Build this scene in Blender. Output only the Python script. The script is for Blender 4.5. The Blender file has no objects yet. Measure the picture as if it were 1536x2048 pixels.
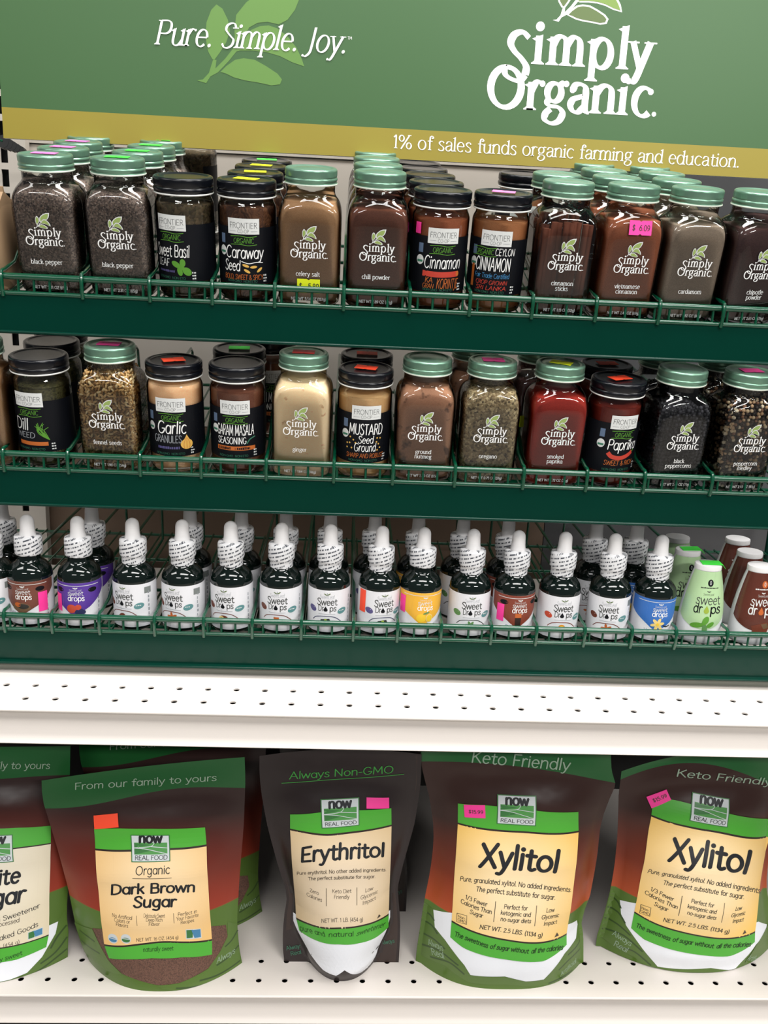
import bpy, math, random
from mathutils import Vector, Matrix, geometry

random.seed(7)
scene = bpy.context.scene
COL = scene.collection
S = 0.001                      # everything below is measured in millimetres
rad = math.radians

# ------------------------------------------------------------------ camera
CAM = Vector((292.59, -669.09, 353.28))
YAW, PITCH, ROLL, FPX = rad(2.90586), rad(14.38223), rad(2.60479), 1718.42
_fw = Vector((math.sin(YAW) * math.cos(PITCH), math.cos(YAW) * math.cos(PITCH), -math.sin(PITCH)))
_rt = Vector((math.cos(YAW), -math.sin(YAW), 0))
_up = _rt.cross(_fw)
RT = math.cos(ROLL) * _rt + math.sin(ROLL) * _up
UP = -math.sin(ROLL) * _rt + math.cos(ROLL) * _up
FW = _fw
cd = bpy.data.cameras.new('camera')
cam = bpy.data.objects.new('camera', cd)
COL.objects.link(cam)
cd.sensor_fit = 'VERTICAL'
cd.sensor_height = 36
cd.sensor_width = 27
cd.lens = FPX / 2048 * 36
cd.clip_start = 0.02
m = Matrix((RT, UP, -FW)).transposed().to_4x4()
m.translation = CAM * S
cam.matrix_world = m
scene.camera = cam


def at(px, py, Y):
    """the point at depth Y (mm) seen at this pixel of the photograph"""
    d = FW + RT * ((px - 768) / FPX) - UP * ((py - 1024) / FPX)
    return CAM + d * ((Y - CAM.y) / d.y)


# ------------------------------------------------------------------ light
scene.view_settings.view_transform = 'Standard'
scene.view_settings.look = 'None'
scene.view_settings.gamma = 1
scene.view_settings.use_curve_mapping = False
scene.view_settings.exposure = 0.0
scene.cycles.transparent_max_bounces = 40
scene.cycles.max_bounces = 10
scene.cycles.use_denoising = True
scene.cycles.sample_clamp_indirect = 6

world = bpy.data.worlds.new('room_air')
scene.world = world
world.use_nodes = True
world.node_tree.nodes['Background'].inputs[0].default_value = (0.93, 0.96, 1.0, 1)
world.node_tree.nodes['Background'].inputs[1].default_value = 0.13


def ceiling_or_fill_lamp(x, y, z, lx, ly, power, rz=0.0, col=(1, 0.985, 0.96)):
    l = bpy.data.lights.new('ceiling_or_fill_lamp', 'AREA')
    l.shape = 'RECTANGLE'
    l.size, l.size_y = lx * S, ly * S
    l.energy = power
    l.color = col
    o = bpy.data.objects.new('ceiling_or_fill_lamp', l)
    o.location = (x * S, y * S, z * S)
    o.rotation_euler = (0, 0, rz)
    COL.objects.link(o)


ceiling_or_fill_lamp(560, -60, 1500, 1200, 320, 27)
ceiling_or_fill_lamp(560, -900, 1500, 1200, 320, 20)
ceiling_or_fill_lamp(-1200, -600, 1500, 1200, 320, 14)
ceiling_or_fill_lamp(2200, -600, 1500, 1200, 320, 22)
ceiling_or_fill_lamp(-600, -2500, 1500, 1200, 320, 30)  # added fill lamp far down the aisle, brightens the jar fronts
ceiling_or_fill_lamp(1700, -2500, 1500, 1200, 320, 72)  # added fill lamp, brightens the fronts and the right of the sign
ceiling_or_fill_lamp(430, 1700, 1500, 1200, 320, 16)

# ------------------------------------------------------------------ materials
M = {}


def lin(c):
    return tuple(((v / 255) / 12.92 if v / 255 <= 0.04045 else ((v / 255 + 0.055) / 1.055) ** 2.4) for v in c)


def rgba(c):
    return (*lin(c), 1)


def mat(name, c=(128, 128, 128), rough=0.5, metal=0.0, coat=0.0, spec=0.5):
    m = bpy.data.materials.new(name)
    m.use_nodes = True
    b = m.node_tree.nodes['Principled BSDF']
    b.inputs['Base Color'].default_value = rgba(c)
    b.inputs['Roughness'].default_value = rough
    b.inputs['Metallic'].default_value = metal
    b.inputs['Coat Weight'].default_value = coat
    b.inputs['Coat Roughness'].default_value = 0.06
    b.inputs['Specular IOR Level'].default_value = spec
    m.diffuse_color = rgba(c)
    M[name] = m
    return m


def nodes(m):
    nt = m.node_tree
    def n(t, **kw):
        x = nt.nodes.new('ShaderNode' + t)
        for k, v in kw.items():
            if k.startswith('i_'):
                x.inputs[k[2:].replace('_', ' ')].default_value = v
            else:
                setattr(x, k, v)
        return x
    return nt, n, nt.links.new, nt.nodes['Principled BSDF']


def ramp(n, stops, interp='LINEAR'):
    r = n('ValToRGB')
    r.color_ramp.interpolation = interp
    e = r.color_ramp.elements
    while len(e) < len(stops):
        e.new(0.5)
    for x, (p, c) in zip(e, stops):
        x.position = p
        x.color = rgba(c)
    return r


def bump(nt, n, link, b, src, strength, dist):
    bp = n('Bump')
    bp.inputs['Strength'].default_value = strength
    bp.inputs['Distance'].default_value = dist
    link(src, bp.inputs['Height'])
    link(bp.outputs['Normal'], b.inputs['Normal'])


def grains(name, cols, size, gain=1.7, rough=0.7, stretch=(1, 1, 1), lumps=None, b_=0.8):
    """dry goods: cells of their own colours, size in mm"""
    up = lambda c: tuple(255 * (gain * 1.25 * (v / 255) ** 2.2) ** (1 / 2.2) for v in c)
    cols = [up(c) for c in cols]
    if lumps:
        lumps = (up(lumps[0]), *lumps[1:])
    m = mat(name, cols[0], rough)
    nt, n, link, b = nodes(m)
    tc = n('TexCoord')
    mp = n('Mapping')
    mp.inputs['Scale'].default_value = tuple(1000 / size * s for s in stretch)
    if stretch != (1, 1, 1):
        wv = n('TexNoise')
        wv.inputs['Scale'].default_value = 90
        mx = n('MixRGB', blend_type='LINEAR_LIGHT')
        mx.inputs[0].default_value = 0.012
        link(tc.outputs['Object'], wv.inputs['Vector'])
        link(tc.outputs['Object'], mx.inputs[1])
        link(wv.outputs['Color'], mx.inputs[2])
        link(mx.outputs[0], mp.inputs[0])
    else:
        link(tc.outputs['Object'], mp.inputs[0])
    vo = n('TexVoronoi')
    vo.inputs['Scale'].default_value = 1
    link(mp.outputs[0], vo.inputs['Vector'])
    sx = n('SeparateColor')
    link(vo.outputs['Color'], sx.inputs[0])
    k = len(cols)
    rp = ramp(n, [(i / max(1, k - 1), c) for i, c in enumerate(cols)])
    link(sx.outputs[0], rp.inputs[0])
    out = rp.outputs[0]
    if lumps:
        no = n('TexNoise')
        no.inputs['Scale'].default_value = lumps[1]
        no.inputs['Detail'].default_value = 3
        link(tc.outputs['Object'], no.inputs['Vector'])
        r2 = ramp(n, [(lumps[2], (0, 0, 0)), (lumps[2] + 0.08, (255, 255, 255))])
        link(no.outputs[0], r2.inputs[0])
        mx = n('MixRGB')
        mx.inputs[2].default_value = rgba(lumps[0])
        link(r2.outputs[0], mx.inputs[0])
        link(out, mx.inputs[1])
        out = mx.outputs[0]
    link(out, b.inputs['Base Color'])
    iv = n('Math', operation='SUBTRACT')
    iv.inputs[0].default_value = 1
    link(vo.outputs['Distance'], iv.inputs[1])
    bump(nt, n, link, b, iv.outputs[0], b_, size * 0.0004)
    return m


def glass(name, tint=(250, 252, 250), rough=0.02):
    m = bpy.data.materials.new(name)
    m.use_nodes = True
    nt = m.node_tree
    nt.nodes.clear()
    n = lambda t: nt.nodes.new('ShaderNode' + t)
    out, mix, tr, gl, fr, lw, cr = n('OutputMaterial'), n('MixShader'), n('BsdfTransparent'), n('BsdfGlossy'), n('Fresnel'), n('LayerWeight'), n('ValToRGB')
    fr.inputs[0].default_value = 1.62
    lw.inputs[0].default_value = 0.35
    cr.color_ramp.elements[0].color = rgba(tint)
    cr.color_ramp.elements[1].color = rgba(tuple(v * 0.74 for v in tint))
    cr.color_ramp.elements[0].position = 0.5
    gl.inputs['Roughness'].default_value = rough
    L = nt.links.new
    L(lw.outputs['Facing'], cr.inputs[0])
    L(cr.outputs[0], tr.inputs[0])
    L(fr.outputs[0], mix.inputs[0])
    L(tr.outputs[0], mix.inputs[1])
    L(gl.outputs[0], mix.inputs[2])
    L(mix.outputs[0], out.inputs[0])
    M[name] = m


# ------------------------------------------------------------------ mesh builder
class MB:
    def __init__(s):
        s.v, s.f, s.m, s.slots = [], [], [], []

    def slot(s, name):
        if name not in s.slots:
            s.slots.append(name)
        return s.slots.index(name)

    def add(s, verts, faces, mname):
        o = len(s.v)
        k = s.slot(mname)
        s.v.extend(verts)
        for f in faces:
            s.f.append([i + o for i in f])
            s.m.append(k)

    def box(s, x0, x1, y0, y1, z0, z1, mname):
        v = [(x, y, z) for z in (z0, z1) for y in (y0, y1) for x in (x0, x1)]
        s.add(v, [(0, 2, 3, 1), (4, 5, 7, 6), (0, 1, 5, 4), (2, 6, 7, 3), (0, 4, 6, 2), (1, 3, 7, 5)], mname)

    def rings(s, rings, mname, close0=True, close1=True, loop=True):
        n = len(rings[0])
        v = [p for r in rings for p in r]
        f = []
        for i in range(len(rings) - 1):
            for j in range(n if loop else n - 1):
                k = (j + 1) % n
                f.append((i * n + j, i * n + k, (i + 1) * n + k, (i + 1) * n + j))
        if close0:
            f.append(tuple(reversed(range(n))))
        if close1:
            f.append(tuple((len(rings) - 1) * n + j for j in range(n)))
        s.add(v, f, mname)

    def lathe(s, prof, mname, seg=40, sy=1.0, close0=True, close1=True, knurl=None):
        """prof rows: (half width, z[, superellipse exponent])"""
        rs = []
        for row in prof:
            r, z = row[0], row[1]
            e = 2 / (row[2] if len(row) > 2 else 2)
            ring = []
            for j in range(seg):
                a = 2 * math.pi * (j + 0.5) / seg
                c, q = math.cos(a), math.sin(a)
                rr = r
                if knurl and knurl[0] <= z <= knurl[1] and j % 2:
                    rr = r - knurl[2]
                ring.append((rr * math.copysign(abs(c) ** e, c), sy * rr * math.copysign(abs(q) ** e, q), z))
            rs.append(ring)
        s.rings(rs, mname, close0, close1)

    def tube(s, pts, r, mname, seg=8):
        pts = [Vector(p) for p in pts]
        rs = []
        ref = Vector((1, 0, 0))
        t0 = (pts[1] - pts[0]).normalized()
        if abs(t0.dot(ref)) > 0.9:
            ref = Vector((0, 0, 1))
        for i, p in enumerate(pts):
            t = (pts[min(i + 1, len(pts) - 1)] - pts[max(i - 1, 0)]).normalized()
            ref = (ref - t * ref.dot(t)).normalized()
            bi = t.cross(ref)
            rs.append([tuple(p + r * (math.cos(2 * math.pi * j / seg) * ref + math.sin(2 * math.pi * j / seg) * bi)) for j in range(seg)])
        s.rings(rs, mname)

    def mesh(s, name, smooth=38):
        me = bpy.data.meshes.new(name)
        me.from_pydata([(x * S, y * S, z * S) for x, y, z in s.v], [], s.f)
        for k in s.slots:
            me.materials.append(M[k])
        me.polygons.foreach_set('material_index', s.m)
        if smooth:
            me.polygons.foreach_set('use_smooth', [True] * len(s.f))
            me.update()
            me.set_sharp_from_angle(angle=rad(smooth))
        me.update()
        return me

    def build(s, name, parent=None, smooth=38):
        return link(name, s.mesh(name, smooth), parent)


def link(name, me, parent=None, loc=None, rot=None):
    o = bpy.data.objects.new(name, me)
    COL.objects.link(o)
    if parent is not None:
        o.parent = parent
    if loc is not None:
        o.location = Vector(loc) * S
    if rot is not None:
        o.rotation_euler = rot
    return o


def tag(o, label, cat, group=None):
    o['label'] = label
    o['category'] = cat
    if group:
        o['group'] = group
    return o


def thing(name, label, cat, loc=(0, 0, 0), group=None, mw=None):
    o = bpy.data.objects.new(name, None)
    COL.objects.link(o)
    o.empty_display_size = 0.02
    if mw is not None:
        o.matrix_world = mw
    else:
        o.location = Vector(loc) * S
    return tag(o, label, cat, group)


def structure(o):
    o['kind'] = 'structure'
    return o
# ------------------------------------------------------------------ lettering: stroke skeletons swept by a pen
GL = {
 'a': (45, 'A 23 25 17 24.5 0 360;L 40 49 40 0'),
 'b': (47, 'L 8 74 8 0;A 25 25 17 25 0 360'), 'c': (41, 'A 24 25 18 25 48 312'),
 'd': (47, 'A 22 25 17 25 0 360;L 39 74 39 0'), 'e': (44, 'L 7 27 39 27;A 23 25 16.5 25 5 315'),
 'f': (31, 'C 32 68 27 74 20 71 16 60 16 0;L 4 47 29 47'),
 'g': (46, 'A 22 26 16 24 0 360;L 38 49 38 0;C 38 0 36 -15 25 -22 9 -17'),
 'h': (47, 'L 8 74 8 0;C 8 34 16 46 26 50 35 45 38 32 38 0'), 'i': (17, 'L 8.5 49 8.5 0;D 8.5 65'),
 'j': (20, 'C 12 49 12 -8 8 -20 -2 -21;D 12 65'), 'k': (42, 'L 8 74 8 0;L 34 49 9 21;L 18 29 37 0'),
 'l': (17, 'L 8.5 74 8.5 0'), 'm': (69, 'L 8 49 8 0;C 8 34 14 46 23 50 31 45 34 32 34 0;C 34 34 41 46 49 50 57 45 60 32 60 0'),
 'n': (47, 'L 8 49 8 0;C 8 34 16 46 26 50 35 45 38 32 38 0'), 'o': (48, 'A 24 25 18.5 25 0 360'),
 'p': (47, 'L 8 49 8 -24;A 25 25 17 25 0 360'), 'q': (47, 'A 22 25 17 25 0 360;L 39 49 39 -24'),
 'r': (32, 'L 8 49 8 0;C 8 32 14 45 21 50 29 47'), 's': (37, 'C 31 41 26 49 17 50 9 44 9 36 17 28 26 22 31 13 28 3 18 0 9 2 5 9'),
 't': (33, 'C 15 63 15 12 18 3 24 0 31 4;L 4 47 29 47'), 'u': (47, 'C 8 49 8 16 12 4 20 0 30 4 38 18;L 38 49 38 0'),
 'v': (41, 'L 3 49 20 0 37 49'), 'w': (60, 'L 3 49 16 0 30 46 44 0 57 49'), 'x': (40, 'L 5 49 35 0;L 35 49 5 0'),
 'y': (42, 'L 4 49 21 3;C 38 49 24 8 17 -12 11 -21 3 -20'), 'z': (40, 'L 6 48 34 48 6 1 36 1'),
 'A': (61, 'L 4 0 30 72 56 0;L 14 25 46 25'), 'B': (52, 'L 9 72 9 0;C 9 71 32 71 41 63 41 46 32 38 9 38;C 9 38 34 38 45 30 45 9 34 1 9 1'),
 'C': (58, 'A 33 36 26 36 45 315'), 'D': (60, 'L 9 72 9 0;C 9 71 28 71 48 60 54 36 48 12 28 1 9 1'),
 'E': (48, 'L 9 72 9 0;L 9 71 42 71;L 9 37 36 37;L 9 1 43 1'), 'F': (45, 'L 9 72 9 0;L 9 71 42 71;L 9 37 35 37'),
 'G': (62, 'A 33 36 26 36 45 345;L 58 30 38 30'), 'H': (61, 'L 9 72 9 0;L 51 72 51 0;L 9 37 51 37'), 'I': (22, 'L 11 72 11 0'),
 'J': (32, 'C 20 72 20 10 16 -6 6 -14 -3 -12'), 'K': (54, 'L 9 72 9 0;L 46 72 10 32;L 20 42 50 0'), 'L': (45, 'L 9 72 9 0;L 9 1 42 1'),
 'M': (72, 'L 8 0 12 72 36 16 60 72 64 0'), 'N': (62, 'L 9 0 9 72 52 0 52 72'), 'O': (66, 'A 33 36 27 36 0 360'),
 'P': (50, 'L 9 72 9 0;C 9 71 32 71 43 62 43 43 32 34 9 34'), 'Q': (66, 'A 33 36 27 36 0 360;L 38 18 60 -6'),
 'R': (53, 'L 9 72 9 0;C 9 71 32 71 42 62 42 46 32 38 9 38;L 26 38 49 0'),
 'S': (48, 'C 41 60 34 71 22 72 11 65 10 53 19 43 31 33 41 24 40 9 28 0 15 1 6 12'),
 'T': (50, 'L 25 72 25 0;L 3 71 47 71'), 'U': (60, 'C 9 72 9 22 16 5 30 0 44 5 51 22 51 72'), 'V': (56, 'L 4 72 28 0 52 72'),
 'W': (80, 'L 4 72 20 0 40 66 60 0 76 72'), 'X': (54, 'L 6 72 48 0;L 48 72 6 0'), 'Y': (52, 'L 4 72 26 34 48 72;L 26 34 26 0'),
 'Z': (52, 'L 6 71 46 71 6 1 47 1'),
 '0': (46, 'A 23 35 17 35 0 360'), '1': (30, 'L 8 58 19 70 19 0'), '2': (44, 'C 7 56 12 68 23 70 34 64 36 52 28 36 7 1;L 7 1 38 1'),
 '3': (44, 'C 8 62 20 70 33 66 36 53 30 42 18 38;C 18 38 32 36 38 26 36 8 22 0 7 7'), '4': (46, 'L 32 0 32 70 5 20 42 20'),
 '5': (44, 'L 34 70 12 70 10 40;C 10 40 22 46 35 38 38 20 30 3 18 0 7 6'), '6': (45, 'C 34 66 20 62 9 40 8 22;A 23 21 15 21 0 360'),
 '7': (42, 'L 6 70 38 70 16 0'), '8': (45, 'A 22 53 13 17 0 360;A 22 18 16 18 0 360'), '9': (45, 'A 22 48 15 21 0 360;C 37 48 36 26 26 8 12 2'),
 '.': (17, 'D 8 4'), ',': (17, 'D 8 4;L 9 4 5 -10'), '-': (28, 'L 5 26 23 26'), '/': (34, 'L 4 -6 30 74'), '&': (58, 'C 52 28 42 6 24 0 9 10 12 26 30 42 34 58 24 70 14 60 20 42 36 20 54 0'),
 '(': (22, 'C 17 78 8 52 8 14 17 -14'), ')': (22, 'C 5 78 14 52 14 14 5 -14'), '%': (74, 'A 18 54 12 16 0 360;A 56 16 12 16 0 360;L 58 72 16 -2'),
 '$': (44, 'C 36 58 29 66 21 67 10 60 10 48 22 36 35 26 35 12 24 4 13 5 6 14;L 22 76 22 -5'), "'": (12, 'L 6 74 6 58'), '!': (16, 'L 8 74 8 20;D 8 4'),
 ' ': (26, ''), ':': (17, 'D 8 4;D 8 40'), '+': (40, 'L 20 50 20 10;L 2 30 38 30'),
}
SERIF_GL = {
 'a': (42, 'C 8 39 13 48 22 50 31 46 34 36 34 12 37 2 42 3;C 34 30 22 27 10 22 6 12 12 2 22 1 34 12'),
 'g': (46, 'A 21 33 13.5 16 0 360;C 12 21 9 14 15 9 31 7 40 -3 34 -17 20 -22 7 -16 7 -5 16 4;C 31 45 37 50 43 49'),
}
BALL = {'a': [(0, 0)], 'c': [(0, 0)], 'f': [(0, 0)], 'r': [(1, -1)], 'y': [(1, -1)], 'g': [(2, -1)], 'J': [(0, -1)], 'j': [(0, -1)]}


def catmull(P, n=7):
    out = []
    for i in range(len(P) - 1):
        p0, p1, p2, p3 = P[max(i - 1, 0)], P[i], P[i + 1], P[min(i + 2, len(P) - 1)]
        for k in range(n):
            t = k / n
            q = []
            for d in (0, 1):
                a, b, c, e = p0[d], p1[d], p2[d], p3[d]
                q.append(0.5 * (2 * b + (c - a) * t + (2 * a - 5 * b + 4 * c - e) * t * t + (3 * b - a - 3 * c + e) * t ** 3))
            out.append(tuple(q))
    out.append(tuple(P[-1]))
    return out


def disc(x, y, rx, ry=None, n=14):
    ry = rx if ry is None else ry
    return [(x + rx * math.cos(2 * math.pi * k / n), y + ry * math.sin(2 * math.pi * k / n)) for k in range(n)]


class Style:
    def __init__(s, a, b=None, ang=-18, slant=0.0, serif=False, wide=1.0, track=0.0):
        s.a, s.b, s.ang, s.slant, s.serif, s.wide, s.track = a, (a if b is None else b), rad(ang), slant, serif, wide, track
        s.cache = {}

    def hw(s, tx, ty):
        t = math.atan2(ty, tx) - s.ang
        return math.hypot(s.a * math.sin(t), s.b * math.cos(t))

    def ribbon(s, pts, round_=False):
        out = []
        L, R = [], []
        for i, p in enumerate(pts):
            q0, q1 = pts[max(i - 1, 0)], pts[min(i + 1, len(pts) - 1)]
            dx, dy = q1[0] - q0[0], q1[1] - q0[1]
            l = math.hypot(dx, dy) or 1
            dx, dy = dx / l, dy / l
            h = s.hw(dx, dy)
            L.append((p[0] - dy * h, p[1] + dx * h))
            R.append((p[0] + dy * h, p[1] - dx * h))
        for i in range(len(pts) - 1):
            out.append([R[i], R[i + 1], L[i + 1], L[i]])
        if round_:
            out.append(disc(*pts[0], s.b, n=10))
            out.append(disc(*pts[-1], s.b, n=10))
        return out

    def glyph(s, ch):
        if ch in s.cache:
            return s.cache[ch]
        adv, spec = (SERIF_GL.get(ch) if s.serif else None) or GL.get(ch) or GL[' ']
        polys = []
        lines = []
        for st in spec.split(';'):
            if not st:
                continue
            k, *q = st.split()
            q = [float(x) for x in q]
            if k == 'D':
                polys.append(disc(q[0], q[1], s.a * (1.25 if s.serif else 1.2)))
                continue
            if k == 'A':
                cx, cy, rx, ry, a0, a1 = q
                n = 26
                pts = [(cx + rx * math.cos(rad(a0 + (a1 - a0) * i / n)), cy + ry * math.sin(rad(a0 + (a1 - a0) * i / n))) for i in range(n + 1)]
                if a1 - a0 >= 360:
                    L, R = [], []
                    for i in range(n):
                        t = rad(a0 + 360 * i / n)
                        dx, dy = -rx * math.sin(t), ry * math.cos(t)
                        l = math.hypot(dx, dy)
                        h = s.hw(dx / l, dy / l)
                        nx, ny = dy / l, -dx / l
                        L.append((pts[i][0] + nx * h, pts[i][1] + ny * h))
                        R.append((pts[i][0] - nx * h, pts[i][1] - ny * h))
                    for i in range(n):
                        j = (i + 1) % n
                        polys.append([L[i], L[j], R[j], R[i]])
                    lines.append(None)
                    continue
                polys += s.ribbon(pts, not s.serif)
                lines.append(pts)
                continue
            P = list(zip(q[0::2], q[1::2]))
            if k == 'C':
                pts = catmull(P)
                polys += s.ribbon(pts, not s.serif)
                lines.append(pts)
            else:
                for p, r in zip(P, P[1:]):
                    n = max(1, int(math.dist(p, r) / 14))
                    polys += s.ribbon([(p[0] + (r[0] - p[0]) * i / n, p[1] + (r[1] - p[1]) * i / n) for i in range(n + 1)], not s.serif)
                if s.serif:
                    for p in P[1:-1]:
                        polys.append(disc(*p, s.b * 1.3, n=8))
                lines.append(P)
        if s.serif:
            for pts in lines:
                if not pts:
                    continue
                for e, o in ((pts[0], pts[1]), (pts[-1], pts[-2])):
                    l = math.dist(e, o) or 1
                    if abs(e[1] - o[1]) / l < 0.8:
                        continue
                    x, y, a = e[0], e[1], s.a
                    if abs(y) < 1 or abs(y + 24) < 1:
                        polys.append([(x - a - 5.5, y), (x + a + 5.5, y), (x + a + 5.5, y + 2.6), (x - a - 5.5, y + 2.6)])
                        polys.append([(x - a - 4, y + 2.6), (x + a + 4, y + 2.6), (x + a, y + 6), (x - a, y + 6)])
                    elif y > 44 and ch.islower() and ch not in 'vwyxt':
                        polys.append([(x - a - 7, y - 5.5), (x - a, y - 9), (x + a, y - 6), (x + a, y + 2.5)])
                    elif y > 44 and ch not in 't17J&$(':
                        polys.append([(x - a - 5.5, y - 2.6), (x + a + 5.5, y - 2.6), (x + a + 5.5, y), (x - a - 5.5, y)])
            for li, pi in BALL.get(ch, []):
                arcs = [p for p in lines]
                if li < len(arcs) and arcs[li]:
                    p = arcs[li][pi]
                    polys.append(disc(p[0], p[1], s.a * 0.85, n=10))
        polys = [[(x * s.wide + y * s.slant, y) for x, y in p] for p in polys]
        s.cache[ch] = (adv * s.wide + s.track, polys)
        return s.cache[ch]

    def width(s, txt):
        return sum(s.glyph(c)[0] for c in txt)


HAND = Style(3.6, slant=0.06)
HANDB = Style(6.0, slant=0.06)
THIN = Style(2.3)
HEAVY = Style(8.6, 6.6, ang=0)
SANSM = Style(4.4)
SANS = Style(3.4, slant=0.0)
SANSB = Style(5.6, wide=1.05)
GEO = Style(4.6, wide=1.0)
BRUSH = Style(4.6, 2.6, ang=-35, slant=0.1, wide=0.9)
BRUSHC = Style(5.2, 3.0, ang=-20, slant=0.04, wide=0.72)
BOOK = Style(3.7, 1.7, serif=True)
BOOKB = Style(5.4, 2.5, serif=True)
BOOKX = Style(6.8, 3.1, serif=True)
BOOKM = Style(4.6, 2.3, serif=True, track=1.5)
ITAL = Style(4.3, 1.7, serif=True, slant=0.24, wide=0.9)


class Decal:
    """flat print: polygons in (a, b) millimetres, later laid on a surface by a map"""
    def __init__(s):
        s.items = []

    def poly(s, pts, mname, h=0.0):
        h += len(s.items) % 23 * 0.0038        # no two overlapping strokes share a plane
        pts = [(p[0], p[1]) for p in pts]
        if len(pts) <= 4 and _convex(pts):
            for i in range(1, len(pts) - 1):
                s.items.append((pts[0], pts[i], pts[i + 1], h, mname))
        else:
            for t in geometry.tessellate_polygon([[Vector((x, y, 0)) for x, y in pts]]):
                s.items.append((pts[t[0]], pts[t[1]], pts[t[2]], h, mname))
        return s

    def rect(s, x0, y0, x1, y1, mname, h=0.0):
        return s.poly([(x0, y0), (x1, y0), (x1, y1), (x0, y1)], mname, h)

    def oval(s, x, y, rx, ry, mname, h=0.0, rot=0.0, n=22):
        c, q = math.cos(rot), math.sin(rot)
        P = [(x + dx * c - dy * q, y + dx * q + dy * c) for dx, dy in disc(0, 0, rx, ry, n)]
        for i in range(n):
            s.items.append(((x, y), P[i], P[(i + 1) % n], h, mname))
        return s

    def line(s, pts, w, mname, h=0.0, smooth=True):
        pts = catmull(pts, 6) if smooth and len(pts) > 2 else pts
        for p in Style(w / 2).ribbon(pts):
            s.poly(p, mname, h)
        return s

    def text(s, txt, x, y, size, style, mname, h=0.1, align='c', width=None, rot=0.0, squash=1.0):
        """size: height of a capital in mm; width: fit the line to this many mm"""
        k = size / 72
        w = style.width(txt) * k
        kx = k * (width / w if width else squash)
        w = style.width(txt) * kx
        ox = {'c': -w / 2, 'l': 0, 'r': -w}[align]
        c, q = math.cos(rot), math.sin(rot)
        for ch in txt:
            adv, polys = style.glyph(ch)
            for p in polys:
                P = [(ox + a * kx, b * k) for a, b in p]
                s.poly([(x + a * c - b * q, y + a * q + b * c) for a, b in P], mname, h)
            ox += adv * kx
        return s

    def span(s, txt, p0, p1, size, style, mname, h=0.1):
        """text whose base line runs from p0 to p1"""
        return s.text(txt, p0[0], p0[1], size, style, mname, h, 'l', math.dist(p0, p1), math.atan2(p1[1] - p0[1], p1[0] - p0[0]))

    def emit(s, mb, fn, edge=1e9):
        for a, b, c, h, mn in s.items:
            st = [(a, b, c)]
            V, F = [], []
            while st:
                a, b, c = st.pop()
                l = [math.dist(a, b), math.dist(b, c), math.dist(c, a)]
                k = l.index(max(l))
                if l[k] > edge:
                    p, q, r = [(a, b, c), (b, c, a), (c, a, b)][k]
                    m_ = ((p[0] + q[0]) / 2, (p[1] + q[1]) / 2)
                    st += [(p, m_, r), (m_, q, r)]
                    continue
                o = len(V)
                ar = (b[0] - a[0]) * (c[1] - a[1]) - (b[1] - a[1]) * (c[0] - a[0])
                V += [fn(*p, h) for p in ((a, b, c) if ar > 0 else (a, c, b))]
                F.append((o, o + 1, o + 2))
            mb.add(V, F, mn)
        return mb


def _convex(p):
    sg = 0
    n = len(p)
    for i in range(n):
        a, b, c = p[i], p[(i + 1) % n], p[(i + 2) % n]
        k = (b[0] - a[0]) * (c[1] - b[1]) - (b[1] - a[1]) * (c[0] - b[0])
        if abs(k) < 1e-9:
            continue
        if sg and (k > 0) != (sg > 0):
            return False
        sg = 1 if k > 0 else -1
    return True


def front(y0):
    return lambda a, b, h: (a, y0 - h, b)


def cyl(R, lift=0.0):
    return lambda a, b, h: ((R + h + lift) * math.sin(a / R), -(R + h + lift) * math.cos(a / R), b)


# the sprig mark, traced as five outlines (y down)
SPRIG = {
 'left': [(850, 238), (832, 205), (822, 150), (826, 90), (845, 40), (866, 18), (890, 35), (912, 80), (920, 125), (905, 170), (880, 210), (858, 240)],
 'top': [(940, 168), (938, 120), (945, 60), (985, 10), (1050, -40), (1130, -70), (1215, -80), (1200, -10), (1180, 40), (1150, 80), (1115, 98), (1070, 88), (1030, 92), (998, 110), (980, 138), (960, 160)],
 'right': [(985, 146), (1005, 120), (1040, 105), (1075, 102), (1110, 114), (1150, 145), (1185, 190), (1205, 230), (1217, 266), (1170, 250), (1120, 225), (1070, 210), (1010, 203), (960, 203), (938, 208), (972, 172)],
 'low': [(882, 288), (905, 265), (940, 240), (975, 233), (1020, 240), (1065, 265), (1110, 295), (1128, 318), (1120, 338), (1085, 342), (1030, 330), (980, 322), (935, 310), (905, 295)],
 'stem': [(788, 322), (812, 318), (836, 292), (852, 240), (866, 240), (862, 274), (900, 236), (936, 190), (955, 195), (915, 245), (872, 290), (842, 306), (825, 333), (808, 328)],
}


def sprig(d, fn, mats, h=0.0, outline=None, keys=('left', 'top', 'right', 'low', 'stem')):
    """fn maps drawing units to label mm; mats: leaf colours by key"""
    for k in keys:
        P = SPRIG[k]
        cx, cy = sum(p[0] for p in P) / len(P), sum(p[1] for p in P) / len(P)
        if outline:
            Q = []
            for i, p in enumerate(P):
                a, b = P[i - 1], P[(i + 1) % len(P)]
                dx, dy = b[0] - a[0], b[1] - a[1]
                l = math.hypot(dx, dy) or 1
                ox, oy = dy / l * outline[1], -dx / l * outline[1]
                if (p[0] - cx) * ox + (p[1] - cy) * oy < 0 and k != 'stem':
                    ox, oy = -ox, -oy
                Q.append((p[0] + ox, p[1] + oy))
            d.poly([fn(*p) for p in (Q if k != 'stem' else P)], outline[0], h)
            if k == 'stem':
                continue
            P = [(cx + (x - cx) * outline[2], cy + (y - cy) * outline[2]) for x, y in P]
        d.poly([fn(*p) for p in P], mats.get(k, mats['*']), h + 0.1)


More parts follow.
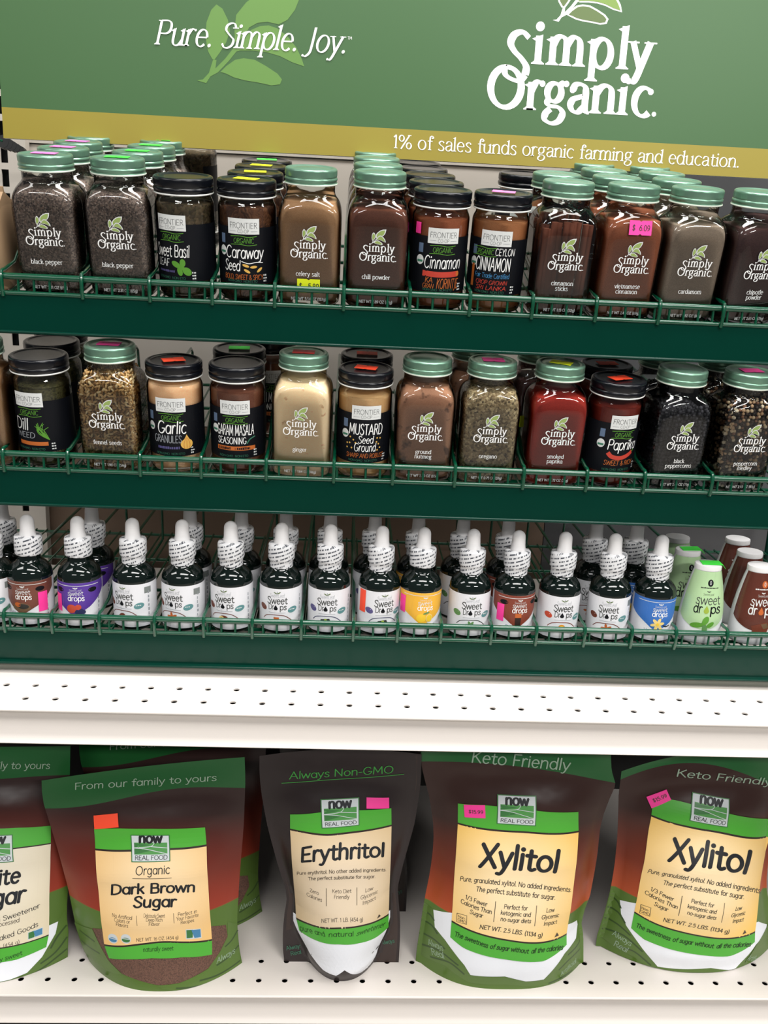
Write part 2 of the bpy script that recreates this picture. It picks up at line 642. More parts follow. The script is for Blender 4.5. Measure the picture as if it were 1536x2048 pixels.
def two_line_mark(d, x, y, k, mname, h=0.1, face=None, w=1.0):
    """the two-line word mark; (x, y) is the left of the O on the lower base line, k mm per unit (64 wide)"""
    g = 10.2 / 50
    def put(ch, cx, by, sc=1.0):
        adv, polys = (face or BOOKB).glyph(ch)
        for p in polys:
            d.poly([(x + k * (cx + (a - adv / 2) * g * sc), y + k * (by + b * g * sc)) for a, b in p], mname, h)
    for ch, cx in zip('imply', (18.6, 29.6, 43.2, 51.9, 58.8)):
        put(ch, cx, 16.4)
    for ch, cx, sc in (('r', 18.6, 1), ('g', 26.6, 1), ('a', 36.0, 1), ('n', 46.0, 1), ('i', 53.6, 1), ('c', 61.2, 1)):
        put(ch, cx, 0, sc)
    st = Style(1.15 * w, 0.62 * w, ang=-18)
    for p in st.ribbon(catmull([(14.6, 25.4), (12.0, 27.3), (8.9, 26.3), (7.6, 23.4), (9.2, 20.6), (12.2, 18.0), (14.3, 15.2), (14.1, 12.4)], 6)):
        d.poly([(x + k * a, y + k * b) for a, b in p], mname, h)
    for cx, cy, rx, ry in ((7.0, 7.6, 6.0, 7.2),):
        n = 30
        for i in range(n):
            q = []
            for j in (i, i + 1):
                t = 2 * math.pi * j / n
                dx, dy = -rx * math.sin(t), ry * math.cos(t)
                l = math.hypot(dx, dy)
                w = st.hw(dx / l, dy / l)
                nx, ny = dy / l * w, -dx / l * w
                px, py = cx + rx * math.cos(t), cy + ry * math.sin(t)
                q.append(((px + nx, py + ny), (px - nx, py - ny)))
            d.poly([(x + k * a, y + k * b) for a, b in (q[0][0], q[1][0], q[1][1], q[0][1])], mname, h)
    for p in Style(0.95 * w, 0.5 * w).ribbon(catmull([(14.1, 12.4), (12.2, 10.2), (9.0, 10.6), (6.4, 12.2), (5.6, 15.4)], 6)):
        d.poly([(x + k * a, y + k * b) for a, b in p], mname, h)
    d.oval(x + k * 66.6, y + k * 0.9, k * 0.9, k * 0.9, mname, h)
# ------------------------------------------------------------------ plain materials
def bumpy(name, scale, strength, dist):
    nt, n, link_, b = nodes(M[name])
    tc, no = n('TexCoord'), n('TexNoise')
    no.inputs['Scale'].default_value = scale
    no.inputs['Detail'].default_value = 4
    link_(tc.outputs['Object'], no.inputs['Vector'])
    bump(nt, n, link_, b, no.outputs[0], strength, dist)


mat('shelf_paint', (222, 214, 207), 0.38)
mat('hole_shade', (42, 40, 38), 0.8)
mat('panel_beige', (196, 188, 178), 0.6)
mat('panel_beige_shaded', (112, 92, 76), 0.7)
mat('panel_dark', (70, 70, 72), 0.6)
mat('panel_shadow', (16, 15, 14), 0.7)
mat('floor_tile', (170, 165, 158), 0.3)
mat('enamel_green', (0, 48, 37), 0.18, spec=0.22)
mat('wire_green', (2, 72, 48), 0.25, coat=0.6)
mat('strip_grey', (120, 122, 112), 0.6)
mat('black', (10, 10, 10), 0.5)
mat('sign_green', (60, 97, 54), 0.42)
mat('sign_olive', (148, 133, 46), 0.42)
mat('sign_leaf', (98, 138, 66), 0.42)
mat('sign_edge', (225, 225, 220), 0.5)
mat('white_print', (248, 248, 246), 0.45)
mat('leaf_green', (122, 150, 70), 0.45)
mat('leaf_dark', (92, 112, 62), 0.45)
mat('leaf_stem', (196, 110, 96), 0.45)
bumpy('shelf_paint', 900, 0.06, 0.0004)

# ------------------------------------------------------------------ the setting
YB = 400
b = MB(); b.box(-700, 556, YB, YB + 12, 181, 498, 'panel_beige'); structure(b.build('wall_back'))
b = MB(); b.box(-700, 556, YB, YB + 12, -40, 180, 'panel_beige_shaded'); structure(b.build('wall_back_low'))  # beige panel continued; the shade behind the lower tiers is put into its colour
b = MB(); b.box(-700, 556, YB - 2, YB + 12, 499.5, 700, 'panel_beige'); structure(b.build('wall_back_upper'))
b = MB(); b.box(557, 1500, YB, YB + 12, -40, 700, 'panel_dark'); structure(b.build('wall_back_right'))
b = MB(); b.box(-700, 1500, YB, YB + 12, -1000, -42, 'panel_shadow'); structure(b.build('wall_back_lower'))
b = MB(); b.box(-3000, 3600, -4000, 2500, -1020, -1000, 'floor_tile'); structure(b.build('floor'))

# slotted upright between two bays
b = MB()
b.box(-122, -118.5, YB - 14, YB - 2.5, -40, 900, 'panel_beige')
b.box(-79.5, -76, YB - 14, YB - 2.5, -40, 900, 'panel_beige')
zs = [-40 + 25.4 * i for i in range(38)]
for z in zs:
    b.box(-122, -104, YB - 16, YB - 14, z, z + 25.4, 'panel_beige')
    b.box(-96, -76, YB - 16, YB - 14, z, z + 25.4, 'panel_beige')
    b.box(-104, -96, YB - 16, YB - 14, z, z + 7, 'panel_beige')
b.box(-118, -80, YB - 4, YB - 2.5, -40, 900, 'black')
structure(b.build('trim_1'))


def metal_shelf(label, z0, yfront, xoff, under):
    root = thing('metal_shelf', label, 'shelf', (0, yfront, z0))
    X0, X1 = -330.0, 1020.0
    d = MB()
    r, n = 2.85, 16
    c0 = math.floor((X0 - xoff) / 25.4) + 1
    c1 = math.ceil((X1 - xoff) / 25.4) - 1
    XA, XB = xoff + c0 * 25.4 - 12.7, xoff + c1 * 25.4 + 12.7
    for row in (20.1, 45.15):
        y0, y1 = row - 12.525, row + 12.525
        for c in range(c0, c1 + 1):
            cx = xoff + c * 25.4
            V = []
            for k in range(n):
                a = 2 * math.pi * k / n + math.pi / n * 0
                ca, sa = math.cos(a), math.sin(a)
                q = 1 / max(abs(ca), abs(sa))
                V.append((cx + 12.7 * ca * q, row + 12.525 * sa * q, 0))
            for dz in (0, -1.2):
                for k in range(n):
                    a = 2 * math.pi * k / n
                    V.append((cx + r * math.cos(a), row + r * math.sin(a), dz))
            F = []
            for k in range(n):
                j = (k + 1) % n
                F.append((k, j, n + j, n + k))
                F.append((n + k, n + j, 2 * n + j, 2 * n + k))
            d.add(V, F, 'shelf_paint')
    yf, yb = 20.1 - 12.525, 45.15 + 12.525
    d.add([(XA, 1.2, 0), (XB, 1.2, 0), (XB, yf, 0), (XA, yf, 0)], [(0, 1, 2, 3)], 'shelf_paint')
    d.add([(XA, yb, 0), (XB, yb, 0), (XB, YB - yfront - 17, 0), (XA, YB - yfront - 17, 0)], [(0, 1, 2, 3)], 'shelf_paint')
    d.build('deck', root)
    p = [(1.2, 0), (0.5, -0.25), (0.1, -0.8), (0, -1.6), (0.4, -2.6), (2.2, -3.2), (5.5, -4.6), (6.6, -7.5), (6.4, -12), (5.4, -18), (3.6, -24), (1.6, -28.5), (0.0, -30.4), (-0.4, -31.2), (0.1, -31.9), (1.5, -32), (16, -32)]
    f = MB()
    V = [(x, y, z) for y, z in p for x in (XA, XB)]
    f.add(V, [(2 * i, 2 * i + 2, 2 * i + 3, 2 * i + 1) for i in range(len(p) - 1)], 'shelf_paint')
    f.build('price_channel', root, 50)
    u = MB()
    u.box(XA, XB, 18, YB - yfront - 18, -30, -27, 'hole_shade')  # added dark plate under the deck, makes its holes read dark
    u.build('added_hole_backing', root)
    return root


metal_shelf('long white perforated metal shelf carrying the green rack', 0, 0, 0, True)
metal_shelf('long white perforated metal shelf carrying the sugar pouches', -305.3, 15.5, 201, True)

# ------------------------------------------------------------------ the hanging sign
YS = 235
sign = thing('shelf_sign', 'wide green shelf sign with white lettering and an olive stripe above the spice jars', 'sign', (0, YS, 480))
L0, R0, ZB, ZT = -44.0, 830.0, at(768, 316.5, YS).z, 662.0
ZM = at(768, 256, YS).z
b = MB()
b.box(L0, R0, 0.0, 4, ZB - 480, ZT - 480, 'sign_edge')
d = Decal()
d.rect(L0, ZM - 480, R0, ZT - 480, 'sign_green')
d.rect(L0, ZB - 480, R0, ZM - 480, 'sign_olive')
d.emit(b, front(-0.15))
b.build('board', sign)


def sg(x, y, x0=0.0, y0=0.0, s=2.0):
    p = at(x0 + x / s, y0 + y / s, YS)
    return (p.x, p.z - 480)


b = MB()
d = Decal()
sprig(d, lambda x, y: sg(x, y), {'*': 'sign_leaf'}, 0.2)
d.emit(b, front(0))
b.build('pale_leaf_print', sign)['label'] = 'pale green sprig behind the slogan'
b = MB()
d = Decal()
k = 0.64
sprig(d, lambda x, y: sg(768 * 2 + 735 + (x - 882) * k, 60 + (y - 290) * k), {'*': 'leaf_green', 'low': 'leaf_dark', 'stem': 'leaf_stem', 'left': 'leaf_dark'}, 0.2, ('white_print', 9, 0.96))
d.emit(b, front(0))
b.build('leaf_print', sign)['label'] = 'white-edged sprig above the large word mark'
b = MB()
d = Decal()
p0, p1 = sg(618, 178), sg(1382, 214)
d.span('Pure. Simple. Joy.', p0, p1, 21.0, ITAL, 'white_print', 0.7)
q = sg(1390, 158)
d.text('TM', q[0], q[1], 2.6, SANS, 'white_print', 0.35, 'l')
d.emit(b, front(0))
b.build('slogan_print', sign)
b = MB()
d = Decal()
p0, p1 = sg(1536 + 410, 441), sg(1536 + 1062, 468)
two_line_mark(d, p0[0], (p0[1] + p1[1]) / 2 + 1.5, (p1[0] - p0[0]) / 65.0, 'white_print', 0.28, BOOKX, 1.3)
d.emit(b, front(0))
b.build('word_mark', sign)
b = MB()
d = Decal()
p0, p1 = sg(1536 + 32, 592), sg(1536 + 1420, 671)
d.span('1% of sales funds organic farming and education.', p0, p1, 12.4, BOOK, 'white_print', 0.35)
d.emit(b, front(0))
b.build('stripe_print', sign)

# ------------------------------------------------------------------ the green wire rack
YR = 74.0
TIER = [(338.7, rad(13.4)), (190.5, rad(10.2)), (41.3, rad(2.5))]
XL, XR = -135.0, 835.0
rack = thing('display_rack', 'three-tier dark green wire spice rack standing on the white shelf', 'rack', (0, YR, 0))
PXD = [[5, 165, 300, 425, 550, 688, 820, 940, 1065, 1192, 1318, 1445],
       [8, 137, 281, 403, 533, 668, 786, 910, 1047, 1173, 1288, 1422],
       [10, 105, 200, 310, 408, 505, 603, 707, 795, 882, 982, 1072, 1168, 1262, 1350, 1452]]
RAILY = [(550, 0.0462), (906, 0.0363), (1231, 0.0277)]
DIV = []
for t, (zl, ph) in enumerate(TIER):
    fh = 31.0 if t < 2 else 30.0
    b = MB()
    b.box(XL, XR, 0, 1.6, zl - fh, zl - 1, 'enamel_green')
    if t < 2:
        b.tube([(XL, -0.2, zl - fh - 0.6), (XR, -0.2, zl - fh - 0.6)], 1.5, 'enamel_green', 10)
    else:
        b.box(XL, XR, -4, 1.6, zl - fh - 2.2, zl - fh, 'enamel_green')
        b.tube([(XL, -4, zl - fh - 1.4), (XR, -4, zl - fh - 1.4)], 1.3, 'enamel_green', 10)
    b.build('fascia_panel', rack)
    b = MB()
    b.tube([(XL, 0.4, zl), (XR, 0.4, zl)], 1.9, 'wire_green', 10)
    b.build('lower_wire', rack)
    b = MB()
    b.tube([(XL, 0, zl + 13.4), (XR, 0, zl + 13.4)], 2.7, 'wire_green', 14)
    b.build('guard_rail', rack)
    b = MB()
    x = XL + 3
    while x < XR:
        b.tube([(x, 0.4, zl), (x, 0.4, zl + 12)], 1.1, 'wire_green', 6)
        x += 12.7
    b.build('wire_guard', rack)
    c, s_ = math.cos(ph), math.sin(ph)
    T = lambda s, h: (2 + s * c - h * s_, zl - 1 + s * s_ + h * c)
    b = MB()
    x = XL + 3
    while x < XR:
        b.tube([(x, *T(-1, -1.2)), (x, *T(290, -1.2))], 1.1, 'wire_green', 5)
        x += 12.7
    for s in (20, 110, 200, 288):
        b.tube([(XL, *T(s, -3.4)), (XR, *T(s, -3.4))], 1.8, 'wire_green', 6)
    b.build('wire_tray', rack)
    # dividers: a wire that climbs over the rail and runs back between the rows
    b = MB()
    H = 46
    P = [(0, -1.4, zl - 2.5), (0, -3.0, zl + 3), (0, -3.6, zl + 9), (0, -3.9, zl + 13.4), (0, -2.6, zl + 17.0), (0, 0.2, zl + 18.2)]
    P += [(0, *T(s, h)) for s, h in ((6, 18.5), (30, 20), (75, 44), (95, H), (180, H), (262, H), (270, H - 6), (271, 20), (271, -2), (262, -3), (20, -3))]
    b.tube(P, 1.55, 'wire_green', 8)
    dm = b.mesh('divider')
    px0 = PXD[t]
    for px in px0:
        w = at(px, RAILY[t][0] + RAILY[t][1] * px, YR)
        link('divider', dm, rack, (w.x, 0, 0))
    DIV.append([at(px, RAILY[t][0] + RAILY[t][1] * px, YR).x for px in px0])
b = MB()
b.box(XL, XR, 3, 9, 0, 9.3, 'strip_grey')  # plain grey strip along the bottom of the rack
b.build('grey_strip', rack)
for x in (XL - 4, XR + 4):
    b = MB()
    b.tube([(x, 4, 4), (x, 4, 356)], 4, 'enamel_green', 10)
    b.tube([(x, 4, 4), (x, 290, 4)], 4, 'enamel_green', 10)
    b.tube([(x, 290, 4), (x, 290, 470)], 4, 'enamel_green', 10)
    for zl, ph in TIER:
        b.tube([(x, 4, zl - 3), (x, 290, zl - 3 + 288 * math.tan(ph))], 3, 'enamel_green', 8)
    b.build('side_frame', rack)
b = MB()
e0, e1, e2 = at(-30, 268, 300), at(8, 284, 300), at(44, 300, 300)
b.tube([(-139, 290 - 0, 462), (e0.x, 226, e0.z), (e1.x, 226, e1.z)], 4.5, 'wire_green', 8)
b.build('sign_arm', rack)
b = MB()
for k in range(5):
    f = k / 4
    q = e1.lerp(e2, f)
    b.tube([(q.x, 226 - 4, q.z), (q.x, 226 + 5, q.z - 1)], 6.5 - 3 * f, 'black', 8)
b.build('sign_clamp', rack)['label'] = 'dark clamp at the end of the green arm'
# ------------------------------------------------------------------ jar materials
glass('jar_glass')
mat('lid_green', (118, 156, 134), 0.3, metal=0.6)
mat('lid_liner', (206, 214, 200), 0.4)
mat('lid_black', (10, 12, 18), 0.24, spec=0.4)
mat('white_liner', (225, 225, 220), 0.4)
mat('label_black', (11, 13, 19), 0.5, spec=0.2)
mat('print_off', (222, 224, 222), 0.5)
mat('print_grey', (150, 154, 160), 0.5)
mat('print_green', (88, 150, 46), 0.5)
mat('print_teal', (58, 122, 96), 0.5)
mat('print_orange', (196, 104, 42), 0.5)
mat('print_red', (196, 62, 46), 0.5)
mat('print_blue', (66, 138, 190), 0.5)
mat('print_purple', (88, 82, 132), 0.5)
mat('print_yellow', (226, 178, 84), 0.5)
mat('print_slate', (92, 112, 140), 0.5)
mat('print_ink', (40, 44, 46), 0.5)
mat('leaf_pale', (150, 172, 96), 0.5)
for n_, c_ in dict(pink=(255, 62, 158), orange=(255, 78, 44), yellow=(226, 236, 26), green=(70, 226, 70), red=(226, 40, 40), lilac=(236, 120, 190)).items():
    mat('sticker_' + n_, c_, 0.5)
mat('stick_bark', (118, 60, 38), 0.75)
bumpy('stick_bark', 260, 0.5, 0.001)

DRY = {
 'black pepper': [(40, 35, 34), (80, 69, 65), (116, 102, 94), (50, 44, 42), (96, 80, 72)],
 'celery salt': [(160, 122, 86), (172, 134, 98)], 'chili powder': [(88, 50, 36), (100, 58, 42)],
 'vietnamese cinnamon': [(130, 74, 48), (142, 84, 56)], 'cardamom': [(122, 108, 96), (138, 122, 108)],
 'chipotle powder': [(56, 34, 34), (70, 44, 42)], 'ginger': [(200, 180, 150), (206, 188, 160)],
 'smoked paprika': [(150, 34, 20), (164, 42, 26)], 'cinnamon': [(150, 86, 56), (160, 96, 64)],
 'ceylon cinnamon': [(166, 112, 72), (174, 120, 80)], 'garlic granules': [(214, 178, 140), (226, 194, 160)],
 'garam masala': [(112, 66, 48), (124, 78, 58)], 'ground mustard': [(198, 162, 116), (206, 174, 130)],
 'paprika': [(118, 34, 20), (130, 42, 26)],
}
for n_, c_ in DRY.items():
    if n_ == 'black pepper':
        grains('dry ' + n_, c_, 1.1, gain=2.5)
    elif n_ == 'ginger':
        grains('dry ' + n_, c_, 0.5, lumps=((166, 142, 110), 150, 0.66), b_=0.3)
    else:
        grains('dry ' + n_, c_, 0.5, gain={'celery salt': 1.15, 'smoked paprika': 1.15, 'paprika': 1.3}.get(n_, 1.6), b_=0.3)
grains('dry ground nutmeg', [(150, 108, 84), (162, 120, 94)], 0.5, gain=1.3, lumps=((84, 56, 42), 75, 0.58), b_=0.3)
grains('dry oregano', [(108, 88, 62), (164, 144, 110), (72, 58, 42), (196, 178, 142), (128, 106, 78)], 1.8, gain=1.25)
grains('dry fennel seeds', [(104, 78, 38), (176, 142, 84), (128, 98, 52), (204, 176, 124), (84, 60, 30)], 2.3, gain=0.8, stretch=(1, 1, 0.42), b_=1.0)
grains('dry black peppercorns', [(24, 24, 28), (52, 50, 56), (20, 20, 22), (40, 38, 42)], 4.2, b_=1.2)
grains('dry peppercorn medley', [(34, 28, 24), (52, 40, 34), (60, 44, 36), (40, 32, 28)], 4.2, gain=0.6, b_=1.2)
grains('dry sweet basil', [(74, 62, 46), (104, 88, 66), (54, 46, 34), (92, 82, 58)], 2.2)
grains('dry caraway seed', [(76, 46, 32), (112, 74, 50), (58, 36, 26)], 2.2, stretch=(1, 1, 0.4))
grains('dry dill', [(62, 60, 36), (86, 82, 50), (46, 44, 28)], 1.6)

# ------------------------------------------------------------------ jar shapes (shared mesh data)
MESH = {}


def square_glass():
    b = MB()
    b.lathe([(22, 0, 4), (24.2, 0.6, 5), (25.6, 2.6, 6), (26, 5.5, 6.5), (26, 66, 6.5), (25.8, 71, 6.0), (25.3, 75, 5.4), (24.5, 78.4, 4.6), (23.3, 81.4, 3.7), (21.8, 83.9, 2.9), (20.5, 85.8, 2.3), (20.0, 87.4, 2), (19.9, 90, 2), (19.9, 95.4, 2)], 'jar_glass', 56)
    return b.mesh('glass', 60)


def square_fill(m_, top):
    b = MB()
    P = [(21.5, 3.4, 4.5), (23.6, 4.2, 5.5), (24.6, 7, 6.5), (24.6, 65, 6.5), (24.4, 70, 6.0), (23.9, 74, 5.4), (23.1, 77.2, 4.6), (21.9, 80, 3.7), (20.4, 82.4, 2.9), (19.0, 84.4, 2.3), (18.5, 86.4, 2), (18.4, 89, 2)]
    top *= 0.935
    P = [p for p in P if p[1] < top - 0.8]
    hw, e = P[-1][0], P[-1][2]
    P += [(hw - 0.4, top, e), (hw * 0.55, top + 1.0, 2.4), (0.2, top + 0.5, 2)]
    b.lathe(P, m_, 48)
    return b.mesh('contents', 60)


def corn_mat(name, cols):
    m_ = mat(name, cols[0], 0.55)
    nt, n, l, b = nodes(m_)
    g = n('NewGeometry')
    r = ramp(n, [(i / len(cols), c) for i, c in enumerate(cols)], 'CONSTANT')
    l(g.outputs['Random Per Island'], r.inputs[0])
    l(r.outputs[0], b.inputs['Base Color'])


def ico():
    import bmesh
    bm = bmesh.new()
    bmesh.ops.create_icosphere(bm, subdivisions=1, radius=1)
    V = [v.co.copy() for v in bm.verts]
    F = [tuple(v.index for v in f.verts) for f in bm.faces]
    bm.free()
    return V, F


def corn_fill(core, skin_, top, size, long_=1.0, seed=1):
    """whole corns or seeds heaped against the glass round a darker core"""
    rng = random.Random(seed)
    V0, F0 = ico()
    b = MB()
    top *= 0.935
    b.lathe([(20, 3.6, 5), (21.8, 7, 6), (21.8, 62, 6), (20, 72, 5), (16, top - 4, 2.5), (8, top - 2, 2)], core, 32)
    def half(z):
        return 24.2 if z < 64 else 24.2 - (z - 64) ** 2 * 0.0115
    step = size * (0.92 if long_ == 1 else 1.25)
    sites = []
    z = 4 + size / 2
    while z < top:
        h = half(z) - size / 2
        lim = max(4.0, h)
        x = -lim
        while x <= lim:
            e = (abs(x) / lim) ** 5 * 3.2
            for (px, py) in ((x, -h + e), (-h + e, x), (h - e, x)):
                sites.append((px, py, z))
            x += step
        z += step * 0.9
    for r in range(5):
        for k in range(int(6 + 7 * r)):
            a = 2 * math.pi * k / (6 + 7 * r)
            sites.append((3.5 * r * math.cos(a), 3.5 * r * math.sin(a), top - 1.5 - r * 0.6))
    for px, py, pz_ in sites:
        s_ = size / 2 * rng.uniform(0.82, 1.12)
        q = Matrix.Rotation(rng.uniform(0, 6.28), 3, 'Y') @ Matrix.Rotation(rng.uniform(-0.5, 0.5), 3, 'X') if long_ > 1 else Matrix.Identity(3)
        if long_ > 1 and abs(px) > abs(py):
            q = Matrix.Rotation(math.pi / 2, 3, 'Z') @ q
        o = Vector((px + rng.uniform(-.5, .5) * size * .5, py + rng.uniform(-.2, .2) * size, pz_ + rng.uniform(-.5, .5) * size * .5))
        o.x = max(-24.3 + s_, min(24.3 - s_, o.x))
        o.y = max(-24.3 + s_, min(24.3 - s_, o.y))
        b.add([tuple(o + q @ Vector((v.x * s_, v.y * s_, v.z * s_ * long_))) for v in V0], F0, skin_)
    return b.mesh('contents', 80)


corn_mat('corn medley', [(56, 44, 40), (236, 208, 170), (48, 40, 36), (150, 108, 84), (72, 58, 50), (248, 230, 200), (44, 38, 35), (214, 176, 138)])
corn_mat('corn black', [(50, 49, 55), (80, 78, 86), (38, 38, 43), (64, 62, 68)])
corn_mat('seed fennel', [(214, 172, 112), (240, 206, 150), (184, 142, 86), (250, 226, 178), (150, 112, 66), (226, 188, 130)])
CORN = {'peppercorn medley': ('corn medley', 3.7, 1.0), 'black peppercorns': ('corn black', 3.9, 1.0), 'fennel seeds': ('seed fennel', 2.3, 2.3)}


def square_lid():
    b = MB()
    b.lathe([(20.4, 100.8), (21.7, 100.9), (22.0, 101.5), (21.7, 102.2)], 'lid_liner', 96, close1=False)
    b.lathe([(21.7, 102.2), (21.0, 102.8), (21.0, 103.6), (21.6, 104.3), (21.7, 105.2), (21.5, 105.9), (20.9, 106.5), (21.2, 107.2), (21.4, 107.6), (21.4, 111.3), (21.2, 112.3), (20.5, 113.1), (19.6, 113.4), (17.6, 113.3), (17.0, 112.7), (16.2, 112.6), (13, 112.6), (12.4, 113.0), (0.2, 113.0)], 'lid_green', 96, close0=False, knurl=(107.4, 111.6, 0.3))
    b.v = [(x, y, z - 6.6) for x, y, z in b.v]
    return b.mesh('lid', 45)


def round_glass():
    b = MB()
    b.lathe([(21.4, 0), (23.0, 0.8), (23.8, 2.8), (24.0, 6), (24.0, 73), (23.8, 75), (23.0, 77.4), (22.0, 79.2), (21.6, 81), (21.6, 85)], 'jar_glass', 48)
    return b.mesh('glass', 60)


def round_fill(m_, top):
    b = MB()
    P = [(20.3, 3.4), (22.2, 4.2), (22.8, 7), (22.8, 72), (22.4, 75), (21.2, 77.6), (20.6, 80)]
    top *= 0.88
    P = [p for p in P if p[1] < top - 0.8]
    r = P[-1][0]
    P += [(r - 0.4, top), (r * 0.5, top + 0.8), (0.2, top + 0.3)]
    b.lathe(P, m_, 40)
    return b.mesh('contents', 60)


def round_lid():
    b = MB()
    b.lathe([(22.6, 93.4), (23.7, 93.5), (24.1, 94.1), (23.7, 94.8)], 'white_liner', 80, close1=False)
    b.lathe([(23.7, 94.8), (23.4, 95.2), (24.1, 96.2), (24.2, 97.6), (23.9, 98.6), (23.4, 99.2), (23.8, 100), (24.1, 100.6), (24.1, 104.6), (23.8, 105.8), (23.0, 106.5), (21.6, 106.7), (20.2, 106.4), (19.6, 105.8), (18.4, 105.7), (0.2, 105.7)], 'lid_black', 80, close0=False, knurl=(100.5, 104.8, 0.2))
    b.v = [(x * 1.008, y * 1.008, z - 11) for x, y, z in b.v]
    return b.mesh('lid', 45)


def sticker_mesh(col, w=19, h=11.5, txt=None, lift=0.35):
    b = MB()
    k = 'sticker_' + col
    P = [(-w / 2, -h / 2), (-1.4, -h / 2), (0, -h / 2 + 1.0), (1.4, -h / 2), (w / 2, -h / 2), (w / 2, h / 2), (1.4, h / 2), (0, h / 2 - 1.0), (-1.4, h / 2), (-w / 2, h / 2)]
    V = [(x, y, 0) for x, y in P] + [(x, y, lift) for x, y in P]
    n = len(P)
    b.add(V, [(i, (i + 1) % n, n + (i + 1) % n, n + i) for i in range(n)] + [tuple(range(n, 2 * n)), tuple(reversed(range(n)))], k)
    if txt:
        d = Decal()
        d.text(txt, 0.5, -2.2, 4.4, GEO, 'print_ink', 0.1)
        d.emit(b, lambda a, c, hh: (a, c, lift + hh))
    return b.mesh('price_sticker', 0)


def square_label(lines, net):
    b = MB()
    d = Decal()
    k = 0.029
    sprig(d, lambda x, y: (-6.4 + (x - 788) * k, 53.0 - (y - 333) * k), {'*': 'leaf_pale'}, 0.0, ('print_off', 8, 0.84))
    two_line_mark(d, -15.2, 39.5, 29.6 / 65.0, 'white_print', 0.1)
    for i, t in enumerate(lines):
        d.text(t, -0.6, (24.6 if len(lines) == 1 else 26.6 - 4.4 * i), 3.7, BOOKM, 'white_print', 0.1)
    d.text(net, 0, 4.6, 2.3, SANSB, 'white_print', 0.1)
    d.emit(b, front(-26.1), 40)
    return b.mesh('printed_label', 0)


def dashes(d, x0, x1, y, h_, m_, rng):
    x = x0
    while x < x1 - 1:
        w = rng.uniform(0.7, 1.9)
        d.rect(x, y, min(x + w, x1), y + h_ * rng.uniform(0.75, 1), m_, 0.1)
        x += w + rng.uniform(0.25, 0.6)


